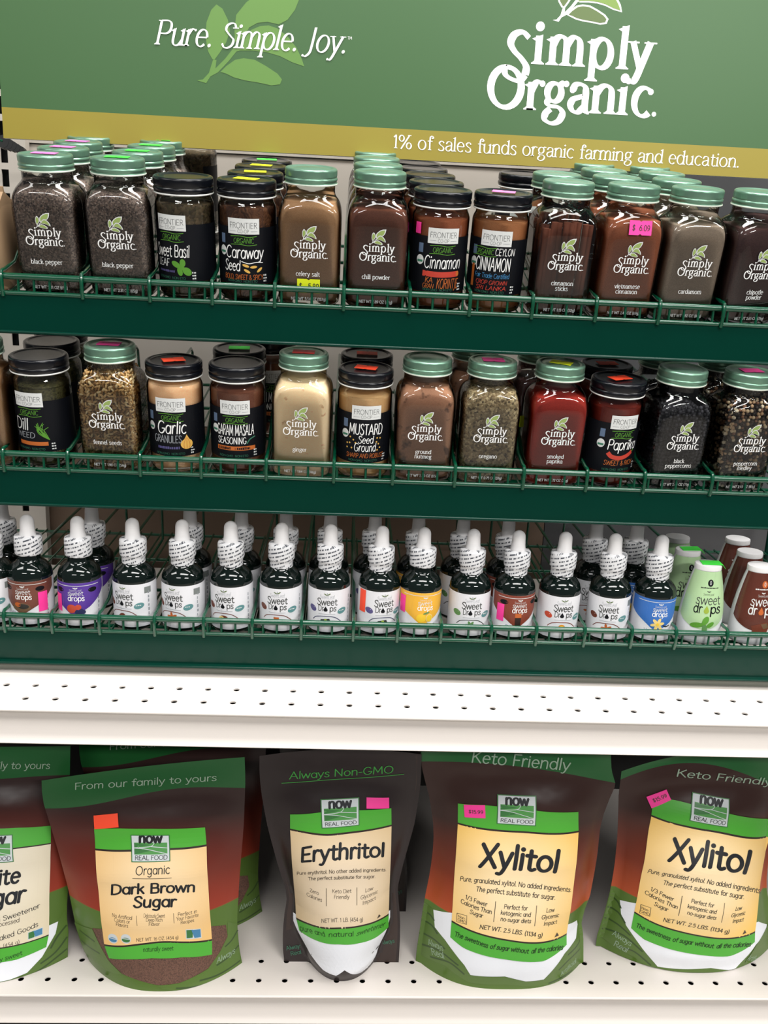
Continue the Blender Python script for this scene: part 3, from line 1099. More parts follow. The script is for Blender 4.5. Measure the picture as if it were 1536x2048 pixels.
def round_label(fl):
    rng = random.Random(fl)
    R = 24.1
    d = Decal()
    for i in range(30):      # the wrap-around label leaves a gap at the back
        a0, a1 = -62 + i * 124 / 30, -62 + (i + 1) * 124 / 30
        d.rect(a0, 22.5, a1, 68, 'label_black', 0)
    d.rect(-13.2, 62.7, 13.2, 75, 'print_off', 0.1)
    d.text('FRONTIER', 0, 67.4, 4.3, THIN, 'print_ink', 0.2, width=23)
    d.text('CO-OP', 0, 63.7, 2.7, THIN, 'print_ink', 0.2, width=9.5)
    d.line([(-11.5, 65), (-6, 65)], 0.25, 'print_grey', 0.2)
    d.line([(6, 65), (11.5, 65)], 0.25, 'print_grey', 0.2)
    org = fl not in ('ground mustard',)
    if org:
        ox = -9.5 if fl == 'ceylon cinnamon' else 0
        d.text('ORGANIC', ox, 55.6, 3.9, BRUSH, 'print_green', 0.1, width=17)
        for y in (60.8, 54.2):
            d.line([(ox - 11, y), (ox - 3, y + 0.5), (ox + 4, y - 0.4), (ox + 11, y + 0.4)], 0.5, 'print_green', 0.1)
    T = lambda t, x, y, s, st, m_, w=None: d.text(t, x, y, s, st, m_, 0.15, 'c', w)
    if fl == 'sweet basil':
        T('Sweet Basil', -1, 42, 9.5, BRUSH, 'white_print', 32)
        T('LEAF', -9, 34, 6, BRUSH, 'print_off', 13)
        for x, y, rx, ry, ro in ((3.5, 36, 4, 2.3, -0.5), (9, 37.4, 2.4, 3.2, 0), (12.5, 30.6, 4, 3, -0.7), (6.6, 30.6, 2.2, 3.8, 0.2), (8.4, 33.6, 2, 2, 0)):
            d.oval(x, y, rx, ry, 'print_green', 0.1 + 0.02 * rx, ro)
        dashes(d, -14, 2, 29.2, 1.8, 'print_purple', rng)
    elif fl == 'caraway seed':
        T('Caraway', 0, 43.5, 9.5, BRUSH, 'white_print', 33)
        T('Seed', -10.5, 33, 8.5, BRUSH, 'white_print', 15)
        d.line([(-2, 41), (4, 39.4), (10, 40.4), (16, 40)], 0.6, 'white_print', 0.1)
        for x, y, ro in ((1.5, 37.6, -0.3), (2.5, 33.2, -0.5), (8, 36.6, 0.1), (13, 34.2, 0.7)):
            d.oval(x, y, 2.9, 1.1, 'print_yellow', 0.1, ro)
        T('BOLD, SWEET & SPICY', -1, 26.2, 4, BRUSH, 'print_orange', 34)
    elif fl == 'cinnamon':
        T('Cinnamon', 1, 42.6, 10, BRUSH, 'white_print', 33)
        d.line([(-16, 38), (0, 37.6), (15, 38.2)], 4.6, 'print_red', 0.1)
        d.oval(15.2, 38.3, 1.5, 2.3, 'print_orange', 0.2)
        T('KA', -10, 30.6, 4.4, BRUSH, 'print_orange', 7)
        T('GRAN', -10.5, 26, 3.8, BRUSH, 'print_orange', 10)
        T('KORINTJE', 6.6, 26.2, 8, BRUSH, 'print_orange', 20)
    elif fl == 'ceylon cinnamon':
        T('CEYLON', 8.6, 55.4, 5.6, BRUSH, 'white_print', 17)
        T('CINNAMON', -1, 42.6, 10.5, BRUSHC, 'white_print', 31)
        T('Fair Trade Certified', -1, 36.6, 3.8, BRUSH, 'print_blue', 31)
        T('CROP GROWN', -1, 31.2, 3.4, BRUSH, 'print_red', 28)
        T('SRI LANKA', -1, 26.6, 3.4, BRUSH, 'print_red', 27)
        d.rect(-21, 28, -18, 48, 'print_orange', 0.1)
    elif fl == 'dill':
        T('Dill', -9, 41.5, 10.5, BRUSH, 'print_off', 15)
        T('WEED', -6, 34.6, 5, BRUSH, 'print_grey', 19)
        for k in range(16):
            a = rng.uniform(0.5, 2.6)
            l = rng.uniform(5, 11)
            x, y = 12 - 5 * rng.random(), 38 + 6 * rng.random()
            d.line([(15.5, 33), (x, y), (x + l * math.cos(a) * 0.7, y + l * math.sin(a) * 0.7)], 0.5, 'print_green', 0.1)
        d.rect(-13, 28, 14, 31.4, 'print_orange', 0.1)
    elif fl == 'garlic granules':
        T('Garlic', 0, 43.4, 11, BRUSH, 'white_print', 26)
        T('GRANULES', -4, 35, 6.6, BRUSHC, 'print_grey', 25)
        d.oval(13, 33.6, 5.4, 4.7, 'print_yellow', 0.2)
        d.poly([(9.5, 36), (12.2, 40.6), (13, 42.4), (13.9, 40.6), (16.5, 36)], 'print_yellow', 0.2)
        for dx in (-2.2, 0, 2.2):
            d.line([(13 + dx * 0.2, 39.5), (13 + dx * 1.2, 34), (13 + dx, 29.6)], 0.3, 'print_orange', 0.3)
        dashes(d, -13, 7, 29.2, 2.4, 'print_purple', rng)
    elif fl == 'garam masala':
        T('GARAM MASALA', 0, 44, 9.4, BRUSHC, 'white_print', 34)
        T('SEASONING', -3.5, 36, 6, BRUSHC, 'white_print', 26)
        d.line([(10, 36), (13, 40), (18, 42)], 1.0, 'print_teal', 0.1)
        d.rect(-17, 30, 18, 33.8, 'print_orange', 0.1)
        dashes(d, -16, 17, 30.6, 2.6, 'label_black', rng)
    elif fl == 'ground mustard':
        T('MUSTARD', 0, 49, 9.6, BRUSHC, 'white_print', 31)
        T('Seed', 0, 41, 6.5, BRUSH, 'white_print', 14)
        T('Ground', -0.5, 33.4, 7.4, BRUSH, 'white_print', 20)
        for x, y in ((-14, 46), (-11, 43.6), (-14.5, 40.4), (-17, 40), (-12.5, 36), (-17, 36), (10.5, 45.6), (13.6, 45.2), (10, 42), (12, 40), (13.5, 36.4), (11, 34.4), (-9, 41)):
            d.oval(x, y, 0.75, 0.75, 'print_yellow', 0.1)
        T('SHARP AND ROBUST', 0, 27.4, 4, BRUSH, 'print_orange', 35)
    elif fl == 'paprika':
        T('Paprika', 1, 43.6, 9.5, BRUSH, 'white_print', 29)
        d.line([(-12, 40.6), (-8, 37), (0, 36), (7, 38), (12, 41)], 3.8, 'print_red', 0.1)
        d.line([(12, 41), (14, 43)], 1.0, 'print_green', 0.1)
        T('SWEET & RICH', 0, 29, 4.4, BRUSH, 'print_orange', 29)
    d.text('NON-GMO  NON ETO', -2, 23.9, 1.9, SANS, 'print_teal', 0.15, 'c', 26)
    dashes(d, 16.5, 20, 29, 1.4, 'print_off', rng)
    dashes(d, 16.5, 20, 26.6, 1.4, 'print_off', rng)
    dashes(d, 16.5, 20, 24.2, 1.4, 'print_off', rng)
    if fl not in ('sweet basil', 'dill'):
        d.rect(-21.5, 54.5, -17, 62, 'print_slate', 0.1)
        d.oval(-19.5, 48.5, 3.6, 4, 'print_off', 0.1)
        d.rect(-22.2, 46.6, -16.8, 48.4, 'print_teal', 0.2)
    b = MB()
    cy = cyl(R)
    d.emit(b, lambda p, q, h: cy(p, q - 7, h), 3.2)
    return b.mesh('paper_label', 0)


def cached(key, fn):
    if key not in MESH:
        MESH[key] = fn()
    return MESH[key]


SQ = {'black pepper': (['black pepper'], 87, 'NET WT 2.31 OZ (65g)'), 'celery salt': (['celery salt'], 88, 'NET WT 5.54 OZ (157g)'), 'chili powder': (['chili powder'], 84, 'NET WT 2.89 OZ (82g)'),
      'cinnamon sticks': (['cinnamon', 'sticks'], 0, 'NET WT 1.13 OZ (32g)'), 'vietnamese cinnamon': (['vietnamese', 'cinnamon'], 86, 'NET WT 2.45 OZ (69g)'),
      'cardamom': (['cardamom'], 84, 'NET WT 2.82 OZ (80g)'), 'chipotle powder': (['chipotle', 'powder'], 84, 'NET WT 2.65 OZ (75g)'),
      'fennel seeds': (['fennel seeds'], 93, 'NET WT 1.90 OZ (54g)'), 'ginger': (['ginger'], 90, 'NET WT 1.64 OZ (46g)'), 'ground nutmeg': (['ground', 'nutmeg'], 90, 'NET WT 2.30 OZ (65g)'),
      'oregano': (['oregano'], 88, 'NET WT 0.75 OZ (21g)'), 'smoked paprika': (['smoked', 'paprika'], 85, 'NET WT 2.72 OZ (77g)'),
      'black peppercorns': (['black', 'peppercorns'], 84, 'NET WT 2.65 OZ (75g)'), 'peppercorn medley': (['peppercorn', 'medley'], 90, 'NET WT 2.93 OZ (83g)')}


def sticks_mesh():
    b = MB()
    rng = random.Random(3)
    for i in range(9):
        x, y = -16 + 8 * (i % 5) + rng.uniform(-1, 1), (-15 if i < 5 else -2) + rng.uniform(-1.5, 1.5)
        top = rng.uniform(66, 78)
        lx, ly = rng.uniform(-2, 2), rng.uniform(-1, 2)
        P = []
        for k in range(7):
            f = k / 6
            P.append((x + lx * f, y + ly * f, 3.5 + (top - 3.5) * f))
        b.tube([(p[0] - 1.5, p[1], p[2]) for p in P], 2.9, 'stick_bark', 10)
        b.tube([(p[0] + 2.4, p[1] - 0.5, p[2] - 0.4) for p in P], 2.5, 'stick_bark', 10)
    return b.mesh('contents', 50)


def tier_mw(t, x, s, spin=0.0, lean=0.0):
    zl, ph = TIER[t]
    return Matrix.Translation(Vector((x, YR + 2, zl - 1)) * S) @ Matrix.Rotation(ph, 4, 'X') @ Matrix.Translation((0, s * S, 0)) @ Matrix.Rotation(lean, 4, 'Y') @ Matrix.Rotation(spin, 4, 'Z')


def tier_x(t, px, py, s, h):
    zl, ph = TIER[t]
    return at(px, py, YR + 2 + s * math.cos(ph) - h * math.sin(ph)).x


def spice_jar(kind, fl, t, px, py, row=0, spin=0.0, sticker=None, srot=0.0, label='', group=None, ds=0.0, side=None, x=None, flip=False):
    """px, py: middle of the lid top in the photograph; row 0 stands at the rail"""
    pitch = 54.6 if kind == 'square' else 50.0
    s = (5.0, 3.8, 2.6)[t] + (26.2 if kind == 'square' else 24.6) + row * pitch + ds
    h = 106.4 if kind == 'square' else 95.5
    if x is None:
        x = tier_x(t, px, py, s, h)
    mw = tier_mw(t, x, s, rad(spin))
    if flip:
        mw = mw @ Matrix.Translation((0, 0, h * S)) @ Matrix.Rotation(math.pi, 4, 'X')
    o = thing('spice_jar', label, 'jar', group=group, mw=mw)
    if kind == 'square':
        lines, top, net = SQ[fl]
        if fl == 'cinnamon sticks':
            link('cinnamon_sticks', cached(fl, sticks_mesh), o)
        else:
            link('contents', cached(fl, lambda: corn_fill('dry ' + fl, CORN[fl][0], top, CORN[fl][1], CORN[fl][2]) if fl in CORN else square_fill('dry ' + fl, top)), o)
        gls = link('glass', cached('sg', square_glass), o)
        lid = link('lid', cached('sl', square_lid), o)
        link('printed_label', cached('lb' + fl, lambda: square_label(lines, net)), o)
        zt, fy = 106.9, -26.2
    else:
        top = {'sweet basil': 86, 'garlic granules': 88, 'dill': 80, 'caraway seed': 86}.get(fl, 84)
        link('contents', cached(fl, lambda: round_fill('dry ' + fl, top)), o)
        gls = link('glass', cached('rg', round_glass), o)
        lid = link('lid', cached('rl', round_lid), o)
        link('paper_label', cached('lb' + fl, lambda: round_label(fl)), o)
        zt, fy = 95.75, -24.2
    if sticker:
        st = link('price_sticker', cached('st' + sticker, lambda: sticker_mesh(sticker)), lid, (0, -1, zt), (0, 0, rad(srot)))
        st['label'] = {'lilac': 'pale pink', }.get(sticker, sticker) + ' price sticker on the lid'
    if side:
        col, a, z, txt, lift, slope = side
        st = link('price_sticker', cached('sd' + col + str(txt), lambda: sticker_mesh(col, txt=txt)), gls, (a, fy - lift, z), (rad(90 - slope), 0, 0))
        st['label'] = col + ' price sticker on the glass'
    return o


BR = 'front jars on the top tier of the green rack'
SQT = lambda s: 'square glass jar of ' + s
# ------------------------------------------------------------------ top tier, front row
J = {}
def front_jar(key, kind, fl, t, px, py, label, **kw):
    o = spice_jar(kind, fl, t, px, py, 0, label=label, group=('front jars on the top tier', 'front jars on the middle tier')[t], **kw)
    J[key] = (o.matrix_world.translation.x / S, kind, fl)
    return o


front_jar('J1', 'square', 'black pepper', 0, 90, 312, 'green-lidded black pepper jar with pink lid sticker at left end of top tier', sticker='lilac')
front_jar('J2', 'square', 'black pepper', 0, 235, 320, 'green-lidded black pepper jar standing left of the sweet basil jar', sticker='green', srot=4)
front_jar('J3', 'round', 'sweet basil', 0, 366, 353, 'black-lidded sweet basil jar with green leaf on its black label', spin=-21)
front_jar('J4', 'round', 'caraway seed', 0, 493, 354, 'black-lidded caraway seed jar with yellow sticker on its lid', sticker='yellow', srot=-14, spin=-2)
front_jar('J5', 'square', 'celery salt', 0, 622.5, 339, 'celery salt jar with yellow price sticker on its front', side=('yellow', 0, 16.5, '$   5.89', 0.1, 0))
front_jar('J6', 'square', 'chili powder', 0, 761, 350, 'chili powder jar with dark red-brown contents, top tier')
front_jar('J7', 'round', 'cinnamon', 0, 886.6, 379, 'black-lidded cinnamon jar with an orange stick on its label', spin=3)
d = Decal()
d.rect(-26.5, 62, -20.5, 71, 'sticker_pink')
b = MB()
d.emit(b, lambda a, c, h: cyl(24.1, 0.3)(a, c, h), 2.5)
jar_ = [o for o in COL.objects if o.get('label', '').startswith('black-lidded cinnamon jar')][0]
st = b.build('price_sticker', next(c for c in jar_.children if c.name.startswith('glass')), 0)
st['label'] = 'pink price sticker at the side of the glass'
front_jar('J8', 'round', 'ceylon cinnamon', 0, 1007.8, 387, 'black-lidded ceylon cinnamon jar with pink sticker on its lid', sticker='lilac', spin=-14)
front_jar('J9', 'square', 'cinnamon sticks', 0, 1138, 366, 'glass jar of brown cinnamon sticks with green lid', spin=2)
front_jar('J10', 'square', 'vietnamese cinnamon', 0, 1269, 375, 'vietnamese cinnamon jar with pink price sticker on its glass', side=('pink', 2, 76, '$  6.09', -1.0, 14), spin=3)
front_jar('J11', 'square', 'cardamom', 0, 1396, 384, 'cardamom jar with grey-brown powder and green lid, top tier', spin=4)
front_jar('J12', 'square', 'chipotle powder', 0, 1521, 393, 'dark chipotle powder jar cut off by the right edge, top tier', spin=10)

# rows behind them: (front jar, how many, lid centres in x, stickers)
ORD = ['', 'second', 'third', 'fourth', 'fifth', 'sixth']
def rear(key, front_name, kind, fl, t, pts, stickers=None, group=None, sides=None):
    fx = J[key][0]
    for i, px in enumerate(pts):
        r = i + 1
        yy = (330, 315, 305, 298, 292)[i] if t == 0 else 690
        spice_jar(kind, fl, t, px, yy, r, sticker=(stickers or [None] * 9)[i], side=sides[i] if sides else None, spin=0 if sides else random.uniform(-1.2, 1.2), srot=random.uniform(-8, 8),
                  label=f"{'green' if kind == 'square' else 'black'}-lidded jar {ORD[r]} in line behind the {front_name}", group=f'jars behind the {front_name}')


rear('J1', 'leftmost black pepper jar', 'square', 'black pepper', 0, (128, 157, 182), ['lilac', 'lilac', None])
rear('J2', 'black pepper jar left of the basil', 'square', 'black pepper', 0, (276, 303, 325), ['green', 'green', 'green'])
rear('J4', 'caraway seed jar', 'round', 'caraway seed', 0, (511, 523, 534), ['yellow', 'yellow', 'green'])
rear('J6', 'chili powder jar', 'square', 'chili powder', 0, (757, 754, 751, 749))
rear('J7', 'orange-stick cinnamon jar', 'round', 'cinnamon', 0, (875, 861, 848, 836))
rear('J9', 'cinnamon stick jar', 'square', 'cinnamon sticks', 0, (1116,))
spice_jar('round', 'ceylon cinnamon', 0, 1047, 352, 3, label='black-lidded jar deep behind the cinnamon stick jar, last of its line')
rear('J10', 'vietnamese cinnamon jar', 'square', 'vietnamese cinnamon', 0, (1237, 1211, 1188))
rear('J11', 'cardamom jar', 'square', 'cardamom', 0, (1358, 1328, 1300))
spice_jar('round', 'sweet basil', 0, 386, 300, 4.5, label='upturned glass jar standing on its black lid behind the sweet basil jar', flip=True)

# tan packet cut off by the left edge
mat('packet_tan', (168, 138, 106), 0.6)
x0 = at(0, 470, 100).x
pk = thing('paper_packet', 'small tan paper packet at the left edge beside the black pepper', 'packet', mw=tier_mw(0, x0 - 14, 30))
b = MB()
b.lathe([(23, 0, 6), (24.2, 2, 6), (24.2, 60, 6), (23.8, 66, 6)], 'packet_tan', 40, sy=0.85, close1=False)
b.build('body', pk)
b = MB()
b.rings([[(sx * 23.8, sy * y, z) for sx, sy in ((-1, -1), (1, -1), (1, 1), (-1, 1))] for y, z in ((20, 65), (9, 71), (1.2, 76), (1.0, 80))], 'packet_tan')
b.build('folded_top', pk)

# ------------------------------------------------------------------ middle tier
front_jar('K1', 'round', 'dill', 1, 76, 703, 'black-lidded dill jar with a green frond drawn on its label', spin=-14)
front_jar('K2', 'square', 'fennel seeds', 1, 219, 685, 'jar of golden fennel seeds with dark pink sticker on its green lid', sticker='pink', spin=-2)
front_jar('K3', 'round', 'garlic granules', 1, 347, 714, 'black-lidded garlic granules jar with an orange sticker on its lid', sticker='orange', srot=24, spin=-1)
front_jar('K4', 'round', 'garam masala', 1, 473.6, 719, 'black-lidded garam masala jar with no sticker on its lid', spin=1)
front_jar('K5', 'square', 'ginger', 1, 608, 704, 'jar of pale ginger powder with red sticker on its green lid', sticker='red', spin=-2)
front_jar('K6', 'round', 'ground mustard', 1, 732.5, 734, 'black-lidded ground mustard seed jar with a tilted orange lid sticker', sticker='orange', srot=-18, spin=4)
front_jar('K7', 'square', 'ground nutmeg', 1, 856, 718, 'ground nutmeg jar with dark lumps and a bare green lid')
front_jar('K8', 'square', 'oregano', 1, 986, 722, 'oregano jar of dry leaf flakes with pink lid sticker', sticker='pink', spin=1)
front_jar('K9', 'square', 'smoked paprika', 1, 1122, 726, 'bright red smoked paprika jar with yellow lid sticker', sticker='yellow', srot=-28, spin=1)
front_jar('K10', 'round', 'paprika', 1, 1238.8, 757, 'black-lidded paprika jar with a red pepper drawn on its label', sticker='orange', srot=12, spin=12)
front_jar('K11', 'square', 'black peppercorns', 1, 1367, 739, 'jar of whole black peppercorns with a bare green lid', spin=6)
front_jar('K12', 'square', 'peppercorn medley', 1, 1501, 745, 'peppercorn medley jar of mixed light and dark corns at right end', sticker='pink', spin=6)
rear('K1', 'dill jar', 'round', 'dill', 1, (103, 122))
rear('K4', 'garam masala jar', 'round', 'garam masala', 1, (479,), ['green'])
spice_jar('round', 'garam masala', 1, 541, 690, 2, label='black-lidded jar deep in the gap between garam masala and ginger')
rear('K6', 'ground mustard jar', 'round', 'ground mustard', 1, (735,), ['orange'])
rear('K8', 'oregano jar', 'square', 'ground nutmeg', 1, (952,))
rear('K9', 'smoked paprika jar', 'square', 'chipotle powder', 1, (1084,), sides=[('yellow', -17, 42, None, 0.1, 0)])
rear('K10', 'paprika jar', 'round', 'paprika', 1, (1218,), ['orange'])
rear('K11', 'peppercorn jar', 'square', 'black peppercorns', 1, (1330,))
rear('K12', 'peppercorn medley jar', 'square', 'peppercorn medley', 1, (1452,))
spice_jar('square', 'celery salt', 1, -48, 700, 0, label='brown jar cut off by the left edge beside the dill jar')
# ------------------------------------------------------------------ dropper bottles on the bottom tier
mat('bottle_dark', (9, 20, 17), 0.06, coat=0.3)
mat('rubber_white', (236, 234, 234), 0.4)
mat('paper_white', (226, 226, 230), 0.45)
mat('wrap_white', (228, 228, 230), 0.35)
mat('grey_text', (120, 126, 124), 0.5)
mat('dark_text', (58, 60, 58), 0.5)
mat('teal_seal', (92, 140, 142), 0.5)
for n_, c_ in dict(brown=(112, 62, 48), purple=(84, 50, 148), yellow=(238, 178, 56), rootbeer=(128, 58, 40), blue=(52, 110, 188)).items():
    mat('top_' + n_, c_, 0.45)
for n_, c_ in dict(cocoa=(110, 50, 30), lemon=(244, 200, 50), orange=(226, 140, 40), mint=(96, 140, 80), grape=(46, 44, 40), cream=(236, 208, 130), berry=(196, 74, 48), navy=(40, 44, 84), nut=(110, 84, 60), lime=(150, 172, 60), amber=(190, 96, 40), cola=(40, 20, 14)).items():
    mat('fruit_' + n_, c_, 0.5)
nt_, n_, l_, b_ = nodes(M['wrap_white'])
tc, sp = n_('TexCoord'), n_('SeparateXYZ')
l_(tc.outputs['Object'], sp.inputs[0])
at2 = n_('Math', operation='ARCTAN2')
l_(sp.outputs[0], at2.inputs[0]); l_(sp.outputs[1], at2.inputs[1])
ma = n_('Math', operation='MULTIPLY_ADD')           # helical lines of small print
ma.inputs[1].default_value = 0.95
zz = n_('Math', operation='MULTIPLY'); zz.inputs[1].default_value = 265
l_(sp.outputs[2], zz.inputs[0]); l_(at2.outputs[0], ma.inputs[0]); l_(zz.outputs[0], ma.inputs[2])
fr = n_('Math', operation='FRACT'); l_(ma.outputs[0], fr.inputs[0])
lt = n_('Math', operation='LESS_THAN'); lt.inputs[1].default_value = 0.38; l_(fr.outputs[0], lt.inputs[0])
fl_ = n_('Math', operation='FLOOR'); l_(ma.outputs[0], fl_.inputs[0])
cb = n_('CombineXYZ')
am = n_('Math', operation='MULTIPLY'); am.inputs[1].default_value = 5.0
l_(at2.outputs[0], am.inputs[0]); l_(am.outputs[0], cb.inputs[0]); l_(fl_.outputs[0], cb.inputs[1])
ns = n_('TexNoise'); ns.inputs['Scale'].default_value = 1.5; ns.inputs['Detail'].default_value = 1
l_(cb.outputs[0], ns.inputs['Vector'])
gt = n_('Math', operation='GREATER_THAN'); gt.inputs[1].default_value = 0.48; l_(ns.outputs[0], gt.inputs[0])
mu = n_('Math', operation='MULTIPLY'); l_(lt.outputs[0], mu.inputs[0]); l_(gt.outputs[0], mu.inputs[1])
mx = n_('MixRGB'); mx.inputs[1].default_value = rgba((228, 228, 230)); mx.inputs[2].default_value = rgba((78, 82, 90))
l_(mu.outputs[0], mx.inputs[0]); l_(mx.outputs[0], b_.inputs['Base Color'])
RB = 19.5


def bottle_mesh():
    b = MB()
    b.lathe([(16, 0), (18.2, 0.5), (19.2, 2.2), (RB, 5), (RB, 47), (19.2, 50), (18.0, 53.4), (15.7, 56.6), (12.8, 59.2), (10.6, 61), (10.0, 63), (10.0, 74)], 'bottle_dark', 48)
    return b.mesh('bottle', 60)


def wrap_mesh(long_):
    rng = random.Random(4 + long_)
    b = MB()
    P = [(9.9, 61.5), (10.7, 61.6), (10.6, 65), (10.9, 68), (12.0, 69.2)] if long_ else [(11.4, 66.8), (12.0, 67.2), (12.1, 69.2)]
    P += [(12.25, 70), (12.2, 76), (12.3, 80), (12.1, 82.6), (11.5, 83.8), (9.6, 84.2), (6.6, 84.3)]
    rs = []
    seg = 40
    for i, (r, z) in enumerate(P):
        rs.append([((r + rng.uniform(-.12, .12)) * math.cos(2 * math.pi * j / seg), (r + rng.uniform(-.12, .12)) * math.sin(2 * math.pi * j / seg), z + rng.uniform(-.35, .35)) for j in range(seg)])
    b.rings(rs, 'wrap_white')
    return b.mesh('shrink_wrap', 60)


def bulb_mesh():
    b = MB()
    P = [(7.2, 83.6), (7.3, 85), (6.9, 86.5), (6.5, 89), (6.1, 97)]
    P += [(6.1 * math.cos(a), 97 + 6.0 * math.sin(a)) for a in (0.3, 0.6, 0.9, 1.2, 1.45)]
    b.lathe(P, 'rubber_white', 32)
    return b.mesh('rubber_bulb', 70)


def fruit(d, kind, x, y, h=0.12):
    if kind == 'lemon':
        d.oval(x - 2, y, 4.6, 4.2, 'fruit_lemon', h); d.oval(x + 5.5, y, 3.4, 4.2, 'fruit_cream', h + .1); d.oval(x + 5.5, y, 2.6, 3.4, 'fruit_lemon', h + .2)
        d.oval(x + 2.5, y + 5, 3.2, 0.9, 'fruit_mint', h + .2, 0.3)
    elif kind == 'berries':
        d.oval(x - 3, y, 4.4, 4.2, 'fruit_berry', h); d.oval(x + 3, y + 1.6, 2.8, 2.6, 'fruit_berry', h)
        for dx, dy in ((2, -3), (5.5, -2), (7.5, -3.2), (4.6, -4.6)):
            d.oval(x + dx, y + dy, 2.0, 2.0, 'fruit_navy', h + .1)
    elif kind == 'vanilla':
        for k in range(6):
            a = 2 * math.pi * k / 6 + 0.2
            d.oval(x + 3.4 * math.cos(a), y + 3.4 * math.sin(a), 3.2, 1.5, 'fruit_cream', h + .02 * k, a)
        d.oval(x, y, 1.4, 1.4, 'fruit_lemon', h + .2)
        d.line([(x + 5, y - 1), (x + 9, y - 2.4), (x + 13, y - 1.6)], 1.2, 'fruit_grape', h)
    elif kind == 'cola':
        d.poly([(x - 3, y + 6), (x + 3, y + 6), (x + 2.6, y - 5), (x - 2.6, y - 5)], 'fruit_cola', h); d.rect(x - 3, y + 3, x + 3, y + 7, 'fruit_amber', h + .1)
    elif kind == 'nuts':
        d.oval(x - 1, y, 8.5, 4.4, 'fruit_nut', h); d.oval(x + 1, y + 1, 5, 2.4, 'fruit_grape', h + .1); d.oval(x - 4, y + 2.5, 3, 2.2, 'fruit_amber', h + .1)
    elif kind == 'mint':
        for a in range(6):
            d.oval(x + 2.4 * math.cos(a), y + 2 * math.sin(a), 2.6, 1.2, 'fruit_mint', h + .02 * a, a)
    elif kind == 'orange':
        d.oval(x, y, 3.4, 3.2, 'fruit_orange', h); d.oval(x, y, 2.4, 2.2, 'fruit_lemon', h + .1)
    elif kind == 'grape':
        d.poly([(x - 5, y + 2), (x + 3, y + 3), (x + 6, y - 3), (x - 6, y - 4)], 'fruit_grape', h); d.oval(x, y, 1.5, 3, 'fruit_lime', h + .1, 0.3)
    elif kind == 'hazelnut':
        d.oval(x, y, 4.4, 3.2, 'fruit_cocoa', h); d.oval(x - 2, y, 2.6, 2.4, 'fruit_cream', h + .1); d.oval(x - 2, y, 1.4, 1.2, 'fruit_nut', h + .2)
    elif kind == 'spice':
        for k in range(5):
            a = 2 * math.pi * k / 5 + 0.5
            d.oval(x + 2.4 * math.cos(a), y + 2.2 * math.sin(a), 2.8, 1.2, 'fruit_amber', h + .02 * k, a)
    elif kind == 'tea':
        d.poly([(x - 2.6, y + 3), (x + 2.6, y + 3), (x + 1.8, y - 3.5), (x - 1.8, y - 3.5)], 'fruit_amber', h)
    else:
        d.oval(x - 1, y, 3.6, 2.4, 'fruit_cocoa', h, 0.5); d.oval(x + 3, y - 1, 3, 1.6, 'fruit_amber', h + .1, -0.4)


